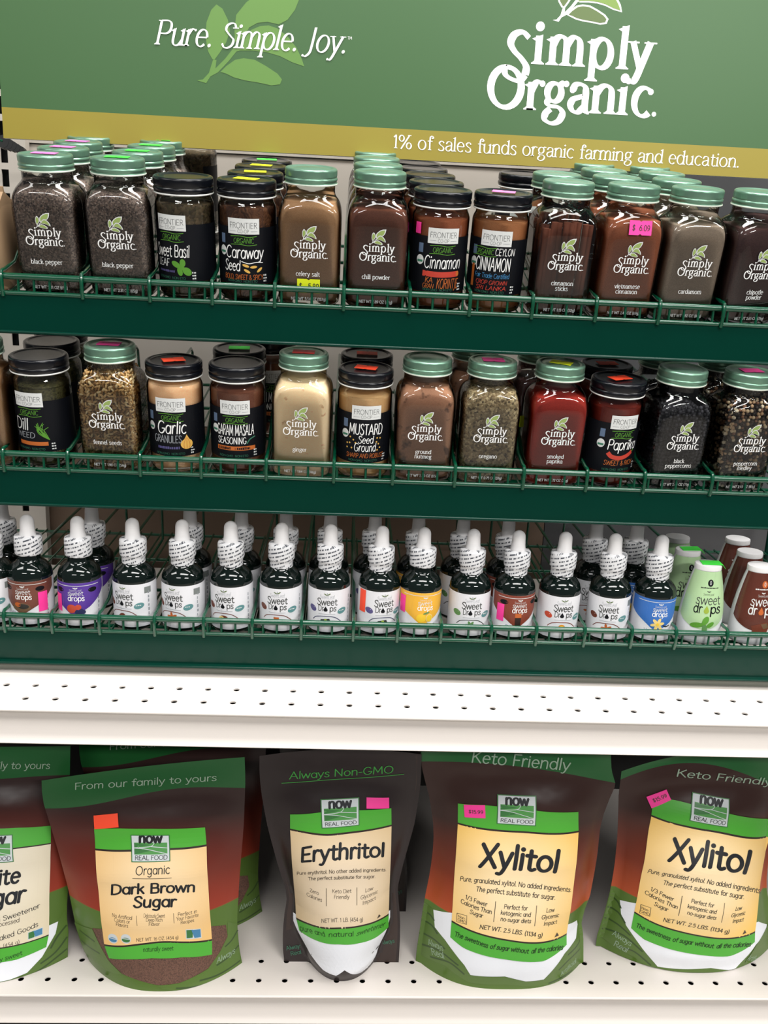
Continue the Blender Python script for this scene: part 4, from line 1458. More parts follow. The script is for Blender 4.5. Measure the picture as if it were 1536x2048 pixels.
def bottle_label(top, food, seal='teal_seal'):
    rng = random.Random(str(top) + food)
    d = Decal()
    for i in range(26):
        a0, a1 = -54 + i * 108 / 26, -54 + (i + 1) * 108 / 26
        d.rect(a0, 4, a1, 45.5, 'paper_white', 0)
    if top:
        tm = 'top_' + top
        N = 30
        edge = lambda a: 20.5 + 0.012 * (a - 1) ** 2 - 6 * math.exp(-((a + 2) / 9) ** 2) + (4 if a > 12 else 0) * (a - 12) / 12
        for i in range(N):
            a0, a1 = -30 + i * 60 / N, -30 + (i + 1) * 60 / N
            d.poly([(a0, edge(a0)), (a1, edge(a1)), (a1, 45.5), (a0, 45.5)], tm, 0.1)
        d.line([(-22, 42.8), (22, 42.8)], 0.5, 'print_off', 0.25)
        d.line([(0, 41.6), (0, 39.8)], 0.5, 'print_off', 0.25); d.oval(-1.2, 40.7, 1.2, 0.5, 'print_off', 0.25, -0.5); d.oval(1.2, 40.7, 1.2, 0.5, 'print_off', 0.25, 0.5)
        d.text('SweetLeaf', 0, 37.6, 2.0, THIN, 'print_off', 0.25)
        d.text('sweet', 0, 33.4, 4.6, SANS, 'print_off', 0.25, width=14)
        d.text('drops', 0.4, 28.4, 5.0, GEO, 'white_print', 0.25, width=15)
        for a in (-15.5, 15.5):
            d.oval(a, 38, 4.2, 2.3, 'label_black' if top in ('purple', 'brown', 'rootbeer') else tm, 0.2)
            dashes(d, a - 3, a + 3, 38.2, 0.9, 'print_off', rng)
            dashes(d, a - 3, a + 3, 36.6, 0.9, 'print_off', rng)
        fruit(d, food, -1, 20.6, 0.25)
        nm = {'lemon': 'Lemon Drop', 'berries': 'Berry', 'vanilla': 'Vanilla Creme', 'cola': 'Root Beer', 'nuts': 'Chocolate'}[food]
        d.text(nm, -1, 11.4, 4.2, HAND, 'print_slate', 0.2, width=min(24, 2.6 * len(nm)))
    else:
        d.line([(-2, 43), (-2, 40.6)], 0.5, 'grey_text', 0.1); d.oval(-3.6, 41.4, 1.9, 0.5, 'leaf_dark', 0.1, -0.5); d.oval(-0.4, 41.6, 1.9, 0.5, 'leaf_dark', 0.1, 0.5)
        d.text('SweetLeaf', -2, 37.2, 3.6, THIN, 'print_grey', 0.1, width=14)
        d.text('Sweet', -2, 30.8, 6.4, GEO, 'dark_text', 0.1, width=19.5)
        d.text('Dr', -10.4, 25, 5.4, GEO, 'dark_text', 0.1, 'l', 5.6)
        d.text('ps', 0.4, 25, 5.4, GEO, 'dark_text', 0.1, 'l', 6.6)
        d.poly([(-3.2, 29.8), (-1.2, 26.4), (-1.5, 25.2), (-2.4, 24.6), (-4.0, 24.6), (-4.9, 25.2), (-5.2, 26.4)], 'label_black', 0.12)
        d.line([(-10, 22), (6, 22)], 0.35, 'print_grey', 0.1)
        d.oval(12.8, 24.6, 5.0, 3.1, 'print_off', 0.1, 0.25); d.oval(12.8, 24.6, 4.8, 2.9, seal, 0.14, 0.25)
        dashes(d, 9.8, 15.6, 24.6, 0.9, 'print_off', rng); dashes(d, 10.2, 15, 23, 0.9, 'print_off', rng)
        sm = {'grape': 'print_purple', 'mint': 'fruit_mint', 'orange': 'fruit_berry', 'tea': 'top_brown'}.get(food, 'fruit_cocoa')
        d.oval(-16.4, 26.2, 4.2, 2.9, sm, 0.1, -0.4)
        ac = {'grape': 'fruit_navy', 'mint': 'fruit_grape', 'orange': 'top_rootbeer', 'tea': 'fruit_cocoa'}.get(food, 'fruit_cocoa')
        d.line([(-16, 15), (-12, 18.5), (-4, 19.8), (5, 19), (12, 14)], 0.7, ac, 0.1)
        fruit(d, food, -2.5, 14.6, 0.15)
    for i in range(7):
        dashes(d, 21.5, 23.6, 10 + i * 4.2, 3.2, 'print_grey', rng)
    d.rect(18, 36, 25, 42, 'grey_text', 0.1) if not top and food in ('cocoa', 'spice') else None
    b = MB()
    d.emit(b, cyl(RB + 0.15), 3.2)
    return b.mesh('paper_label', 0)


def dropper(px, py, row, top, food, label, spin=0.0, side=None, long_=True, group=None):
    s = 2.6 + 19.2 + row * 42
    x = tier_x(2, px, py, s, 100)
    o = thing('dropper_bottle', label, 'bottle', group=group, mw=tier_mw(2, x, s, rad(spin), rad(random.uniform(-0.8, 0.8))))
    link('bottle', cached('db', bottle_mesh), o)
    lab = link('paper_label', cached(f'dl{top}{food}', lambda: bottle_label(top, food)), o)
    link('shrink_wrap', cached(f'sw{long_}', lambda: wrap_mesh(long_)), o, rot=(0, 0, rad(spin * 3 + px)))
    link('rubber_bulb', cached('rb', bulb_mesh), o)
    if side:
        col, a, z, w, h = side
        d = Decal()
        d.rect(-w / 2, -h / 2, w / 2, h / 2, 'sticker_' + col, 0)
        b = MB()
        d.emit(b, lambda p, q, hh: cyl(RB + 0.55)(p + a, q + z, 0), 2.5)
        link('price_sticker', b.mesh('price_sticker', 0), lab)['label'] = col + ' price sticker on the label'
    return o


DG = 'front dropper bottles on the bottom tier'
W = 'dropper bottle with white label '
dropper(-27, 1030, 0, None, 'cocoa', 'dropper bottle cut off by the left edge beside the brown-labelled one', group=DG)
dropper(50.6, 1030, 0, 'brown', 'nuts', 'leftmost whole dropper bottle, brown label and pink sticker', side=('pink', 18, 25, 9, 19), long_=False, spin=-3, group=DG)
dropper(151, 1033, 0, 'purple', 'berries', 'dropper bottle with purple label showing berries', side=('pink', -19, 25, 9, 17), long_=False, spin=4, group=DG)
dropper(264, 1037, 0, None, 'cocoa', W + 'immediately right of the purple-labelled bottle', spin=-14, group=DG)
dropper(363, 1042, 0, None, 'spice', W + 'second right of the purple-labelled bottle', spin=-14, group=DG)
dropper(464, 1045, 0, None, 'hazelnut', W + 'and cream-centred nut, third right of purple one', spin=-9, group=DG)
dropper(563, 1049, 0, None, 'tea', W + 'and small amber drink picture', group=DG)
dropper(661.7, 1052, 0, None, 'grape', W + 'and purple oval, no orange sticker', spin=2, group=DG)
dropper(763, 1055, 0, None, 'grape', W + 'and bright orange price sticker at its left', spin=20, side=('orange', -25, 34, 8, 22), group=DG)
dropper(847.8, 1060, 0, 'yellow', 'lemon', 'dropper bottle with yellow label showing lemons', spin=10, side=('pink', -24, 32, 8, 17), long_=False, group=DG)
dropper(950, 1061, 0, None, 'mint', W + 'and green mint leaves', spin=6, group=DG)
dropper(1039.8, 1065, 0, 'rootbeer', 'cola', 'dropper bottle with rust brown label showing a dark drink', spin=8, side=('pink', -19, 27, 8, 17), group=DG)
dropper(1132, 1066, 0, None, 'orange', W + 'and an orange fruit picture', spin=8, group=DG)
dropper(1235.8, 1071, 0, None, 'spice', W + 'and amber star picture, beside the blue one', spin=-10, group=DG)
dropper(1326.5, 1073, 0, 'blue', 'vanilla', 'dropper bottle with blue label showing a cream flower', group=DG)
for px, nm, tp, fd in ((4, 'bottle cut off at the left edge', None, 'cocoa'), (181, 'purple-labelled dropper', 'purple', 'berries'), (381, 'second white dropper from the purple one', None, 'spice'), (481, 'nut-picture dropper', None, 'hazelnut'), (573, 'amber drink dropper', None, 'tea'),
                       (660, 'purple-oval white dropper', None, 'grape'), (750, 'orange-stickered white dropper', None, 'grape'), (840, 'lemon dropper', 'yellow', 'lemon'), (928, 'mint dropper', None, 'mint'), (1023, 'rust brown dropper', 'rootbeer', 'cola'),
                       (1200, 'amber star dropper', None, 'spice'), (1281, 'blue-labelled dropper', 'blue', 'vanilla')):
    dropper(px, 1015, 1, tp, fd, f'shadowed dropper bottle second in line behind the {nm}', spin=random.uniform(-10, 10), group='dropper bottles of the second line')

# ------------------------------------------------------------------ squeeze bottles
for n_, c_ in dict(mint=(178, 210, 160), choc=(92, 44, 32)).items():
    m_ = mat('print_' + n_, c_, 0.3, coat=0.3)
mat('squeeze_white', (226, 228, 230), 0.35)
PRF = [(14, 0), (18.6, 0.6), (20.3, 2.4), (20.8, 5), (20.9, 16), (20.6, 26), (19.6, 37), (17.9, 48), (15.8, 58), (13.9, 66), (12.6, 71), (12.2, 72.4)]


def sq_r(z):
    for (r0, z0), (r1, z1) in zip(PRF, PRF[1:]):
        if z <= z1:
            return r0 + (r1 - r0) * (z - z0) / (z1 - z0)
    return PRF[-1][0]


def squeeze_body():
    b = MB()
    b.lathe(PRF, 'squeeze_white', 48, sy=0.82)
    return b.mesh('bottle', 60)


def squeeze_cap():
    b = MB()
    b.lathe([(12.0, 72.0), (12.5, 72.3), (12.6, 75.6), (12.2, 76.8), (11.2, 77.2), (0.2, 77.3)], 'rubber_white', 40, sy=0.86)
    return b.mesh('cap', 40)


def squeeze_label(kind):
    rng = random.Random(kind)
    d = Decal()
    cm = 'print_' + kind
    N = 36
    edge = lambda a: 20 + 0.028 * (abs(a + 2)) ** 1.9 * (1 if a > -2 else 0.75) - 4
    for i in range(N):
        a0, a1 = -30 + i * 60 / N, -30 + (i + 1) * 60 / N
        for k in range(10):
            f0, f1 = k / 10, (k + 1) / 10
            e0, e1 = min(edge(a0), 70), min(edge(a1), 70)
            d.poly([(a0, e0 + (71.8 - e0) * f0), (a1, e1 + (71.8 - e1) * f0), (a1, e1 + (71.8 - e1) * f1), (a0, e0 + (71.8 - e0) * f1)], cm, 0.05)
    dk = 'label_black' if kind == 'mint' else 'print_off'
    tx = 'dark_text' if kind == 'mint' else 'print_off'
    d.oval(0, 61.5, 3.6, 3.4, 'label_black' if kind == 'mint' else 'fruit_amber', 0.15)
    d.text('0', 0, 60, 3.6, GEO, 'print_off', 0.25)
    dashes(d, -11, 11, 56.2, 1.2, dk, rng)
    d.line([(-1, 54), (-1, 52.4)], 0.4, tx, 0.15); d.oval(-2, 53.2, 1.4, 0.4, tx, 0.15, -0.5); d.oval(0, 53.2, 1.4, 0.4, tx, 0.15, 0.5)
    d.text('SweetLeaf', -1, 49.6, 2.2, THIN, tx, 0.15)
    d.text('sweet', 0, 41.0, 8.6, SANS, tx, 0.15, width=27)
    d.text('dr', -14.2, 32.4, 8.8, GEO, dk, 0.15, 'l', 8.6)
    d.text('ps', 1.8, 32.4, 8.8, GEO, dk, 0.15, 'l', 12.4)
    d.poly([(-1.6, 40), (1.0, 35), (0.6, 33.2), (-0.6, 32.2), (-2.6, 32.2), (-3.8, 33.2), (-4.2, 35)], 'fruit_lime' if kind == 'mint' else 'fruit_amber', 0.2)
    if kind == 'mint':
        for x, y, rx, ry, ro in ((-1, 25, 4.6, 2.8, 1.2), (-9, 20, 6, 2.6, 0.15), (4, 21, 4, 2.2, 0.6), (-1, 16.5, 2.4, 4.6, 0), (-3, 21, 2.4, 2.4, 0)):
            d.oval(x, y, rx, ry, 'print_green' if ro else 'fruit_mint', 0.2 + 0.02 * rx, ro)
    else:
        d.poly([(-9, 21), (4, 25), (11, 23), (8, 15), (-6, 12)], 'fruit_cocoa', 0.2)
        d.poly([(-11, 14), (-4, 10), (8, 14), (0, 18)], 'fruit_cola', 0.25)
        d.poly([(0, 23), (3, 18), (9, 19), (6, 24)], 'fruit_nut', 0.3)
    b = MB()
    def fn(a, z, h):
        r = sq_r(z)
        t = a / 20.8
        return ((r + 0.15 + h) * math.sin(t), -(r * 0.82 + 0.15 + h) * math.cos(t), z)
    d.emit(b, fn, 3.0)
    return b.mesh('printed_sleeve', 0)


def squeeze(kind, px, py, row, label, sticker=False, spin=0.0, group=None):
    s = 2.6 + 18 + row * 40
    x = tier_x(2, px, py, s, 77)
    o = thing('squeeze_bottle', label, 'bottle', group=group, mw=tier_mw(2, x, s, rad(spin)))
    link('bottle', cached('qb', squeeze_body), o)
    cap = link('cap', cached('qc', squeeze_cap), o)
    link('printed_sleeve', cached('ql' + kind, lambda: squeeze_label(kind)), o)
    if sticker:
        b = MB()
        V = [(-8, -6.5, 77.5), (11.5, -6.5, 77.7), (13.4, -8.6, 74.6), (13.8, 2, 75), (11.5, 5, 77.8), (-7, 5, 77.5)]
        b.add(V + [(x_, y_, z_ + .3) for x_, y_, z_ in V], [(6, 7, 10, 11), (7, 8, 9, 10), (0, 5, 4, 1), (1, 4, 3, 2), (0, 1, 7, 6), (1, 2, 8, 7), (2, 3, 9, 8), (3, 4, 10, 9), (4, 5, 11, 10), (5, 0, 6, 11)], 'sticker_green')
        b.build('price_sticker', cap, 0)['label'] = 'bright green sticker folded over the cap'
    return o


squeeze('mint', 1416, 1135, 0, 'pale green squeeze bottle at the front with mint leaves and green cap sticker', True, spin=-2, group='green squeeze bottles')
squeeze('mint', 1378, 1088, 1, 'pale green squeeze bottle second in line with a bent green sticker', True, spin=4, group='green squeeze bottles')
squeeze('mint', 1357, 1062, 2, 'pale green squeeze bottle farthest back under the fascia', group='green squeeze bottles')
squeeze('choc', 1521, 1138, 0, 'front brown squeeze bottle with white cap at the right edge', spin=4, group='brown squeeze bottles')
squeeze('choc', 1499, 1111, 1, 'brown squeeze bottle second in line at right', group='brown squeeze bottles')
squeeze('choc', 1475, 1084, 2, 'brown squeeze bottle farthest back at right', group='brown squeeze bottles')
# ------------------------------------------------------------------ stand-up pouches on the lower shelf
ZL = -305.3
mat('bag_green', (30, 92, 44), 0.32)
mat('bag_moss', (84, 112, 46), 0.34)
mat('bag_moss_dark', (52, 76, 34), 0.34)
mat('bag_back', (52, 38, 34), 0.4)
mat('label_green', (78, 172, 54), 0.38)
mat('label_line', (44, 30, 24), 0.5)
mat('sugar_white', (238, 240, 246), 0.5)
mat('ink', (24, 26, 30), 0.5)
mat('ink_soft', (74, 62, 50), 0.5)
mat('ink_green', (24, 62, 20), 0.5)
mat('bag_script', (150, 172, 150), 0.5)
mat('bag_script_green', (60, 150, 62), 0.5)
mat('logo_paper', (206, 212, 214), 0.4)
mat('logo_field', (82, 150, 78), 0.4)
mat('logo_field_dark', (58, 118, 62), 0.4)
mat('icon_blue', (70, 130, 170), 0.5)
grains('dry brown sugar', [(84, 58, 48), (104, 74, 60), (70, 48, 40)], 0.9, gain=1.0)


def film(name, top, mid, low, z0, z1, film_foot=(84, 112, 46)):
    m_ = mat(name, top, 0.3, spec=0.35)
    nt, n, l, b = nodes(m_)
    tc, sp = n('TexCoord'), n('SeparateXYZ')
    l(tc.outputs['Object'], sp.inputs[0])
    mr = n('MapRange')
    mr.inputs[1].default_value, mr.inputs[2].default_value = z0 * S, z1 * S
    l(sp.outputs[2], mr.inputs[0])
    r = ramp(n, [(0, film_foot), (0.02, film_foot), (0.03, low), (0.35, mid), (0.8, top), (1, top)])
    l(mr.outputs[0], r.inputs[0])
    l(r.outputs[0], b.inputs['Base Color'])
    no = n('TexNoise')
    no.inputs['Scale'].default_value = 28
    no.inputs['Detail'].default_value = 2
    l(tc.outputs['Object'], no.inputs['Vector'])
    bump(nt, n, l, b, no.outputs[0], 0.25, 0.004)


film('film_orange', (58, 38, 34), (120, 48, 28), (176, 76, 40), 70, 190)
film('film_rust', (54, 38, 36), (112, 42, 30), (150, 54, 36), 70, 190)
film('film_black', (46, 38, 38), (46, 38, 38), (46, 38, 38), 70, 190, (46, 38, 38))


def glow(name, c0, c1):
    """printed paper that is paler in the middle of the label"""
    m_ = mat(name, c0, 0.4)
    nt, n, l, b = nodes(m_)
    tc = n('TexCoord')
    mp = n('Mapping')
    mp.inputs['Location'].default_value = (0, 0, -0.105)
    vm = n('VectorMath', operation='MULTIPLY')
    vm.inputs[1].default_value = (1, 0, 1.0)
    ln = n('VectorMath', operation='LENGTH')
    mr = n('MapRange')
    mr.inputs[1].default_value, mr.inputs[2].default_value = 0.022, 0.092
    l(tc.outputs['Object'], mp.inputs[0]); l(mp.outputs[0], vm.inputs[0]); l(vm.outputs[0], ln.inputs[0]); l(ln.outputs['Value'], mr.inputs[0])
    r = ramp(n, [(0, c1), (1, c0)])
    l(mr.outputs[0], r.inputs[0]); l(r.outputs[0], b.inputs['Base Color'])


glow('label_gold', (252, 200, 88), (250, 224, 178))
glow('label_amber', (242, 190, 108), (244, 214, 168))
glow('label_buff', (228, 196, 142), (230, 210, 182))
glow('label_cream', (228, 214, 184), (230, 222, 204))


class Pouch:
    """rows: (v, x_left, x_right) outline in mm about the centre; front bulge by height"""
    def __init__(s, xc, zl, zm, zr, rows, bulge, ybase=58, ytop=70, power=2.3, wing=1.0, crumple=1.0, seed=1):
        s.xc, s.zl, s.zm, s.zr, s.rows, s.bulge = xc, zl, zm, zr, rows, bulge
        s.yb, s.yt, s.power, s.wing = ybase, ytop, power, wing
        rng = random.Random(seed)
        s.cr = [(rng.uniform(-.06, .06), rng.uniform(-.05, .05), rng.uniform(0, 6.28), rng.uniform(0.2, 0.9) * crumple) for _ in range(6)]

    def lerp(s, T, v):
        for a, b in zip(T, T[1:]):
            if v <= b[0]:
                f = (v - a[0]) / (b[0] - a[0])
                f = f * f * (3 - 2 * f) if len(a) == 2 else f
                return [p + (q - p) * f for p, q in zip(a[1:], b[1:])]
        return list(T[-1][1:])

    def ztop(s, u):
        return s.zm + (s.zr - s.zl) / 2 * u + ((s.zl + s.zr) / 2 - s.zm) * u * u

    def xs(s, v):
        return s.lerp(s.rows, v)

    def depth(s, u, v):
        d = s.lerp(s.bulge, v)[0]
        w = min(1.0, abs(u) / (s.lerp(s.wing, v)[0] if isinstance(s.wing, list) else s.wing))
        return d * max(0.0, 1 - w ** s.power)

    def y_seam(s, v):
        return s.yb + (s.yt - s.yb) * v

    def wr(s, x, z, v):
        k = min(1, v * 5) * min(1, (1 - v) * 6)
        return k * sum(a * math.sin(p * x + q * z + r) for p, q, r, a in s.cr)

    def pt(s, u, v, lift=0.0, back=False):
        xl, xr = s.xs(v)
        x = xl + (xr - xl) * (u + 1) / 2
        z = v * s.ztop(u)
        if back:
            y = s.y_seam(v) + 0.75 * s.depth(u, v)
        else:
            y = s.y_seam(v) - s.depth(u, v) - s.wr(x, z, v) * (1 - u * u) - lift
        return (x, y, z)

    def uv(s, x, z):
        v = max(0, min(1, z / s.zm))
        u = 0
        for _ in range(4):
            xl, xr = s.xs(v)
            u = max(-1, min(1, 2 * (x - xl) / (xr - xl) - 1))
            v = max(0, min(1, z / s.ztop(u)))
        return u, v

    def skin(s, x, z, lift):
        z = max(z, 0.4)
        u, v = s.uv(x, z)
        return (x, s.y_seam(v) - s.depth(u, v) - s.wr(x, z, v) * (1 - u * u) - lift, z)

    def inv(s, px, py):
        """photograph pixel -> (x, z) on the front of this pouch"""
        Y = 40.0
        for _ in range(8):
            p = at(px, py, Y)
            Y = s.skin(p.x - s.xc, p.z - ZL, 0)[1]
        return (p.x - s.xc, p.z - ZL)

    def body(s, vh, film_, root, nu=36, nv=44):
        def grid(v0, v1, n, mname, head):
            b = MB()
            for back in (False, True):
                V = []
                for i in range(n + 1):
                    for j in range(nu + 1):
                        u = -1 + 2 * j / nu
                        v = v0(u) + (v1(u) - v0(u)) * i / n
                        p = s.pt(u, v, 0, back)
                        if back and abs(u) == 1:
                            p = (p[0], p[1] + 0.3, p[2])
                        V.append(p)
                F = []
                for i in range(n):
                    for j in range(nu):
                        q = (i * (nu + 1) + j, i * (nu + 1) + j + 1, (i + 1) * (nu + 1) + j + 1, (i + 1) * (nu + 1) + j)
                        F.append(q if not back else q[::-1])
                b.add(V, F, mname if not (back and not head) else 'bag_back')
            return b
        if vh:
            grid(lambda u: 0, vh, nv, film_, False).build('film', root, 60)
            grid(vh, lambda u: 1, 8, 'bag_green', True).build('header_band', root, 60)
        else:
            grid(lambda u: 0, lambda u: 1, nv, film_, False).build('film', root, 60)
        b = MB()                                   # folded base
        P = [s.pt(-1 + 2 * j / nu, 0) for j in range(nu + 1)] + [s.pt(1 - 2 * j / nu, 0, 0, True) for j in range(nu + 1)]
        b.add([(x, y, z + 0.6) for x, y, z in P], [tuple(range(len(P)))], 'bag_moss_dark')
        b.build('base_gusset', root, 0)


def pz(x0, y0, s):
    return lambda x, y: (x0 + x / s, y0 + y / s)


def logo(d, P, corners, tilt=0.0):
    """small framed mark: word, green fields, two words under it"""
    (x0, y0), (x1, y1), (x2, y2), (x3, y3) = [P(*c) for c in corners]     # tl tr br bl
    def q(u, v):
        ax, ay = x3 + (x2 - x3) * u, y3 + (y2 - y3) * u
        bx, by = x0 + (x1 - x0) * u, y0 + (y1 - y0) * u
        return (ax + (bx - ax) * v, ay + (by - ay) * v)
    d.poly([q(0, 0), q(1, 0), q(1, 1), q(0, 1)], 'logo_field_dark', 0.9)
    d.poly([q(.025, .03), q(.975, .03), q(.975, .97), q(.025, .97)], 'logo_paper', 1.0)
    d.poly([q(.08, .27), q(.93, .27), q(.93, .7), q(.08, .7)], 'logo_field', 1.1)
    d.poly([q(.08, .27), q(.55, .42), q(.08, .5)], 'logo_field_dark', 1.15)
    d.poly([q(.08, .52), q(.52, .62), q(.08, .68)], 'logo_field_dark', 1.15)
    for l in ([(.08, .5), (.4, .46), (.93, .28)], [(.08, .51), (.5, .56), (.6, .7)], [(.5, .56), (.93, .5)]):
        d.line([q(*p) for p in l], 0.55, 'logo_paper', 1.25)
    w = math.dist(q(0, 0), q(1, 0))
    a, b = q(.2, .70), q(.8, .70)
    d.span('now', a, b, w * 0.225, HEAVY, 'ink', 1.3)
    a, b = q(.09, .08), q(.93, .08)
    d.span('REAL FOOD', a, b, w * 0.095, SANSM, 'ink', 1.2)


def pspan(d, P, txt, p0, p1, size, style, mname, h=0.1):
    """a line of print that follows the bulge of the pouch between two photo points"""
    N = 14
    B = [P(p0[0] + (p1[0] - p0[0]) * i / N, p0[1] + (p1[1] - p0[1]) * i / N) for i in range(N + 1)]
    W = style.width(txt)
    k = size / 72
    L_ = math.dist(B[0], B[N])
    nx, nz = -(B[N][1] - B[0][1]) / L_, (B[N][0] - B[0][0]) / L_
    ox = 0
    for ch in txt:
        adv, polys = style.glyph(ch)
        for poly in polys:
            out = []
            for a, b in poly:
                f = (ox + a) / W * N
                i = max(0, min(N - 1, int(f)))
                f -= i
                dx, dz = B[i + 1][0] - B[i][0], B[i + 1][1] - B[i][1]
                out.append((B[i][0] + dx * f + nx * b * k, B[i][1] + dz * f + nz * b * k))
            d.poly(out, mname, h)
        ox += adv


def strip(d, top, bot, mname, h, n=30):
    """band between two polylines of (x, z)"""
    def samp(P, f):
        L = [0]
        for a, b in zip(P, P[1:]):
            L.append(L[-1] + math.dist(a, b))
        t = f * L[-1]
        for i in range(len(P) - 1):
            if t <= L[i + 1] + 1e-9:
                k = (t - L[i]) / (L[i + 1] - L[i])
                return (P[i][0] + (P[i + 1][0] - P[i][0]) * k, P[i][1] + (P[i + 1][1] - P[i][1]) * k)
        return P[-1]
    for i in range(n):
        d.poly([samp(bot, i / n), samp(bot, (i + 1) / n), samp(top, (i + 1) / n), samp(top, i / n)], mname, h)


def finish(d, pouch, name, root, label=None, edge=5.0):
    b = MB()
    base = {'clear_window': 0.2, 'leaf_print': 0.42, 'paper_label': 0.7}.get(name, 0.5 if name != 'price_sticker' else 1.3)
    d.emit(b, lambda x, z, h: pouch.skin(x, z, base + h * 0.45), edge)
    o = b.build(name, root, 0)
    if label:
        o['label'] = label
    return o


def halves(d, pouch, root):
    """the leaf print of the left and of the right bottom corner"""
    for sgn in (-1, 1):
        q = Decal()
        q.items = [i for i in d.items if sgn * (i[0][0] + i[1][0] + i[2][0]) >= 0]
        if q.items:
            finish(q, pouch, 'leaf_print', root)


def sweep_label(p, root, P, top, gline, bline, bot, paper, sides=None):
    d = Decal()
    A = lambda L: [P(*q) for q in L]
    strip(d, A(top), A(gline), 'label_green', 0)
    strip(d, A(gline), A(bline), paper, 0)
    strip(d, A(bline), A(bot), 'label_green', 0)
    d.line(A(gline), 1.7, 'label_line', 0.1)
    d.line(A(bline), 1.7, 'label_line', 0.1)
    return d


def tag_sticker(p, root, P, quad, col, txt=None):
    d = Decal()
    Q = [P(*c) for c in quad]
    d.poly(Q, 'sticker_' + col, 0.2)
    if txt:
        a, b = [(Q[3][k] * .62 + Q[0][k] * .38) for k in (0, 1)], [(Q[2][k] * .62 + Q[1][k] * .38) for k in (0, 1)]
        l = lambda f: (a[0] + (b[0] - a[0]) * f, a[1] + (b[1] - a[1]) * f)
        d.span(txt, l(.2), l(.9), 3.2, GEO, 'ink_soft', 0.9)
    lab = next(c for c in root.children if c.name.startswith('paper_label'))
    finish(d, p, 'price_sticker', lab, col + ' price sticker')


def rear_copy(root, dx, dy, label, group=None):
    r = root.copy()
    COL.objects.link(r)
    r.location = root.location + Vector((dx, dy, 0)) * S
    r['label'] = label
    for c in root.children:
        k = c.copy()
        COL.objects.link(k)
        k.parent = r
    return r


# ---- brown sugar
xc = at(310, 1750, 40).x
P0 = Pouch(xc, 192, 214, 221, [(0, 0, 0)], [(0, 38), (1, 0)])
g3 = pz(0, 1490, 2.954)


def outline(pts_l, pts_r, g, yb, yt, hz):
    """edge pixels -> (v, xl, xr) rows"""
    def side(L):
        out = []
        for x, y in L:
            px, py = g(x, y)
            Y = yt
            for _ in range(5):
                q = at(px, py, Y)
                v = max(0, min(1, (q.z - ZL) / hz))
                Y = yb + (yt - yb) * v
            out.append((v, q.x))
        return sorted(out)
    a, b = side(pts_l), side(pts_r)
    def get(T, v):
        if v <= T[0][0]:
            return T[0][1]
        for p, q in zip(T, T[1:]):
            if v <= q[0]:
                return p[1] + (q[1] - p[1]) * (v - p[0]) / max(1e-6, q[0] - p[0])
        return T[-1][1]
    return [(k / 16, get(a, k / 16), get(b, k / 16)) for k in range(17)]


def centred(rows, xc):
    return [(v, a - xc, b - xc) for v, a, b in rows]


BUL = [(0, 37), (0.12, 36), (0.3, 33), (0.5, 25), (0.72, 12), (0.86, 4), (1, 0)]
rows = outline([(243, 215), (290, 380), (340, 560), (400, 800), (445, 1040), (490, 1200), (530, 1262)], [(1445, 68), (1450, 240), (1440, 500), (1415, 800), (1400, 1050), (1412, 1200), (1430, 1310)], g3, 58, 72, 214)
p = Pouch(xc, 193, 210, 222, centred(rows, xc), BUL, 58, 72, seed=3)
bag = thing('food_pouch', 'dark brown sugar pouch with orange-red sticker above its label', 'pouch', (xc, 0, ZL), 'sweetener pouches on the lower shelf')
p.body(lambda u: 0.865 + 0.02 * math.sin(3 * u + 0.6), 'film_rust', bag)
P = lambda x, y: p.inv(*g3(x, y))
d = Decal()
d.poly([P(*q) for q in [(545, 1080), (620, 1085), (1230, 1070), (1335, 1062), (1345, 1130), (1300, 1220), (1230, 1320), (1060, 1405), (930, 1418), (720, 1350), (640, 1270), (575, 1150)]], 'dry brown sugar', 0)
finish(d, p, 'clear_window', bag)
d = Decal()
for L in ([(440, 1045), (545, 1085), (575, 1150), (640, 1270), (720, 1352), (690, 1350), (530, 1262), (490, 1200)], [(1345, 1040), (1400, 1055), (1410, 1200), (1425, 1300), (1300, 1380), (1180, 1430), (1060, 1450), (960, 1440), (930, 1418), (1060, 1405), (1230, 1320), (1300, 1220), (1345, 1130)]):
    d.poly([P(*q) for q in L], 'bag_moss', 0)
for L in ([(470, 1090), (520, 1130), (560, 1160)], [(480, 1150), (540, 1200), (590, 1230)], [(1405, 1090), (1370, 1150), (1330, 1190)], [(1410, 1180), (1350, 1250), (1280, 1300)], [(1420, 1270), (1300, 1350), (1180, 1390)], [(1300, 1375), (1180, 1420), (1040, 1435)]):
    d.line([P(*q) for q in L], 1.6, 'bag_moss_dark', 0.15)
pspan(d, P, 'Always', (1280, 1290), (1390, 1225), 5.5, HAND, 'bag_script', 0.2)
halves(d, p, bag)
d = Decal()
pspan(d, P, 'From our family to yours', (440, 262), (1282, 208), 6.2, HAND, 'bag_script', 0.2)
finish(d, p, 'header_lettering', bag)
d = sweep_label(p, bag, P, [(557, 490), (700, 490), (900, 492), (1212, 484)], [(564, 614), (680, 622), (850, 618), (1010, 612), (1110, 606), (1221, 590)], [(617, 1178), (720, 1186), (850, 1172), (1000, 1160), (1253, 1148)], [(645, 1256), (760, 1262), (900, 1256), (1080, 1250), (1254, 1234)], 'label_amber')
logo(d, P, [(772, 527), (1003, 527), (1008, 682), (778, 688)])
pspan(d, P, 'Organic', (800, 766), (1005, 756), 7.2, HAND, 'ink', 0.4)
d.line([P(783, 786), P(1015, 782)], 0.5, 'ink_soft', 0.3)
pspan(d, P, 'Dark Brown', (652, 880), (1156, 862), 9.4, HANDB, 'ink', 0.4)
pspan(d, P, 'Sugar', (785, 956), (1042, 950), 9.4, HANDB, 'ink', 0.4)
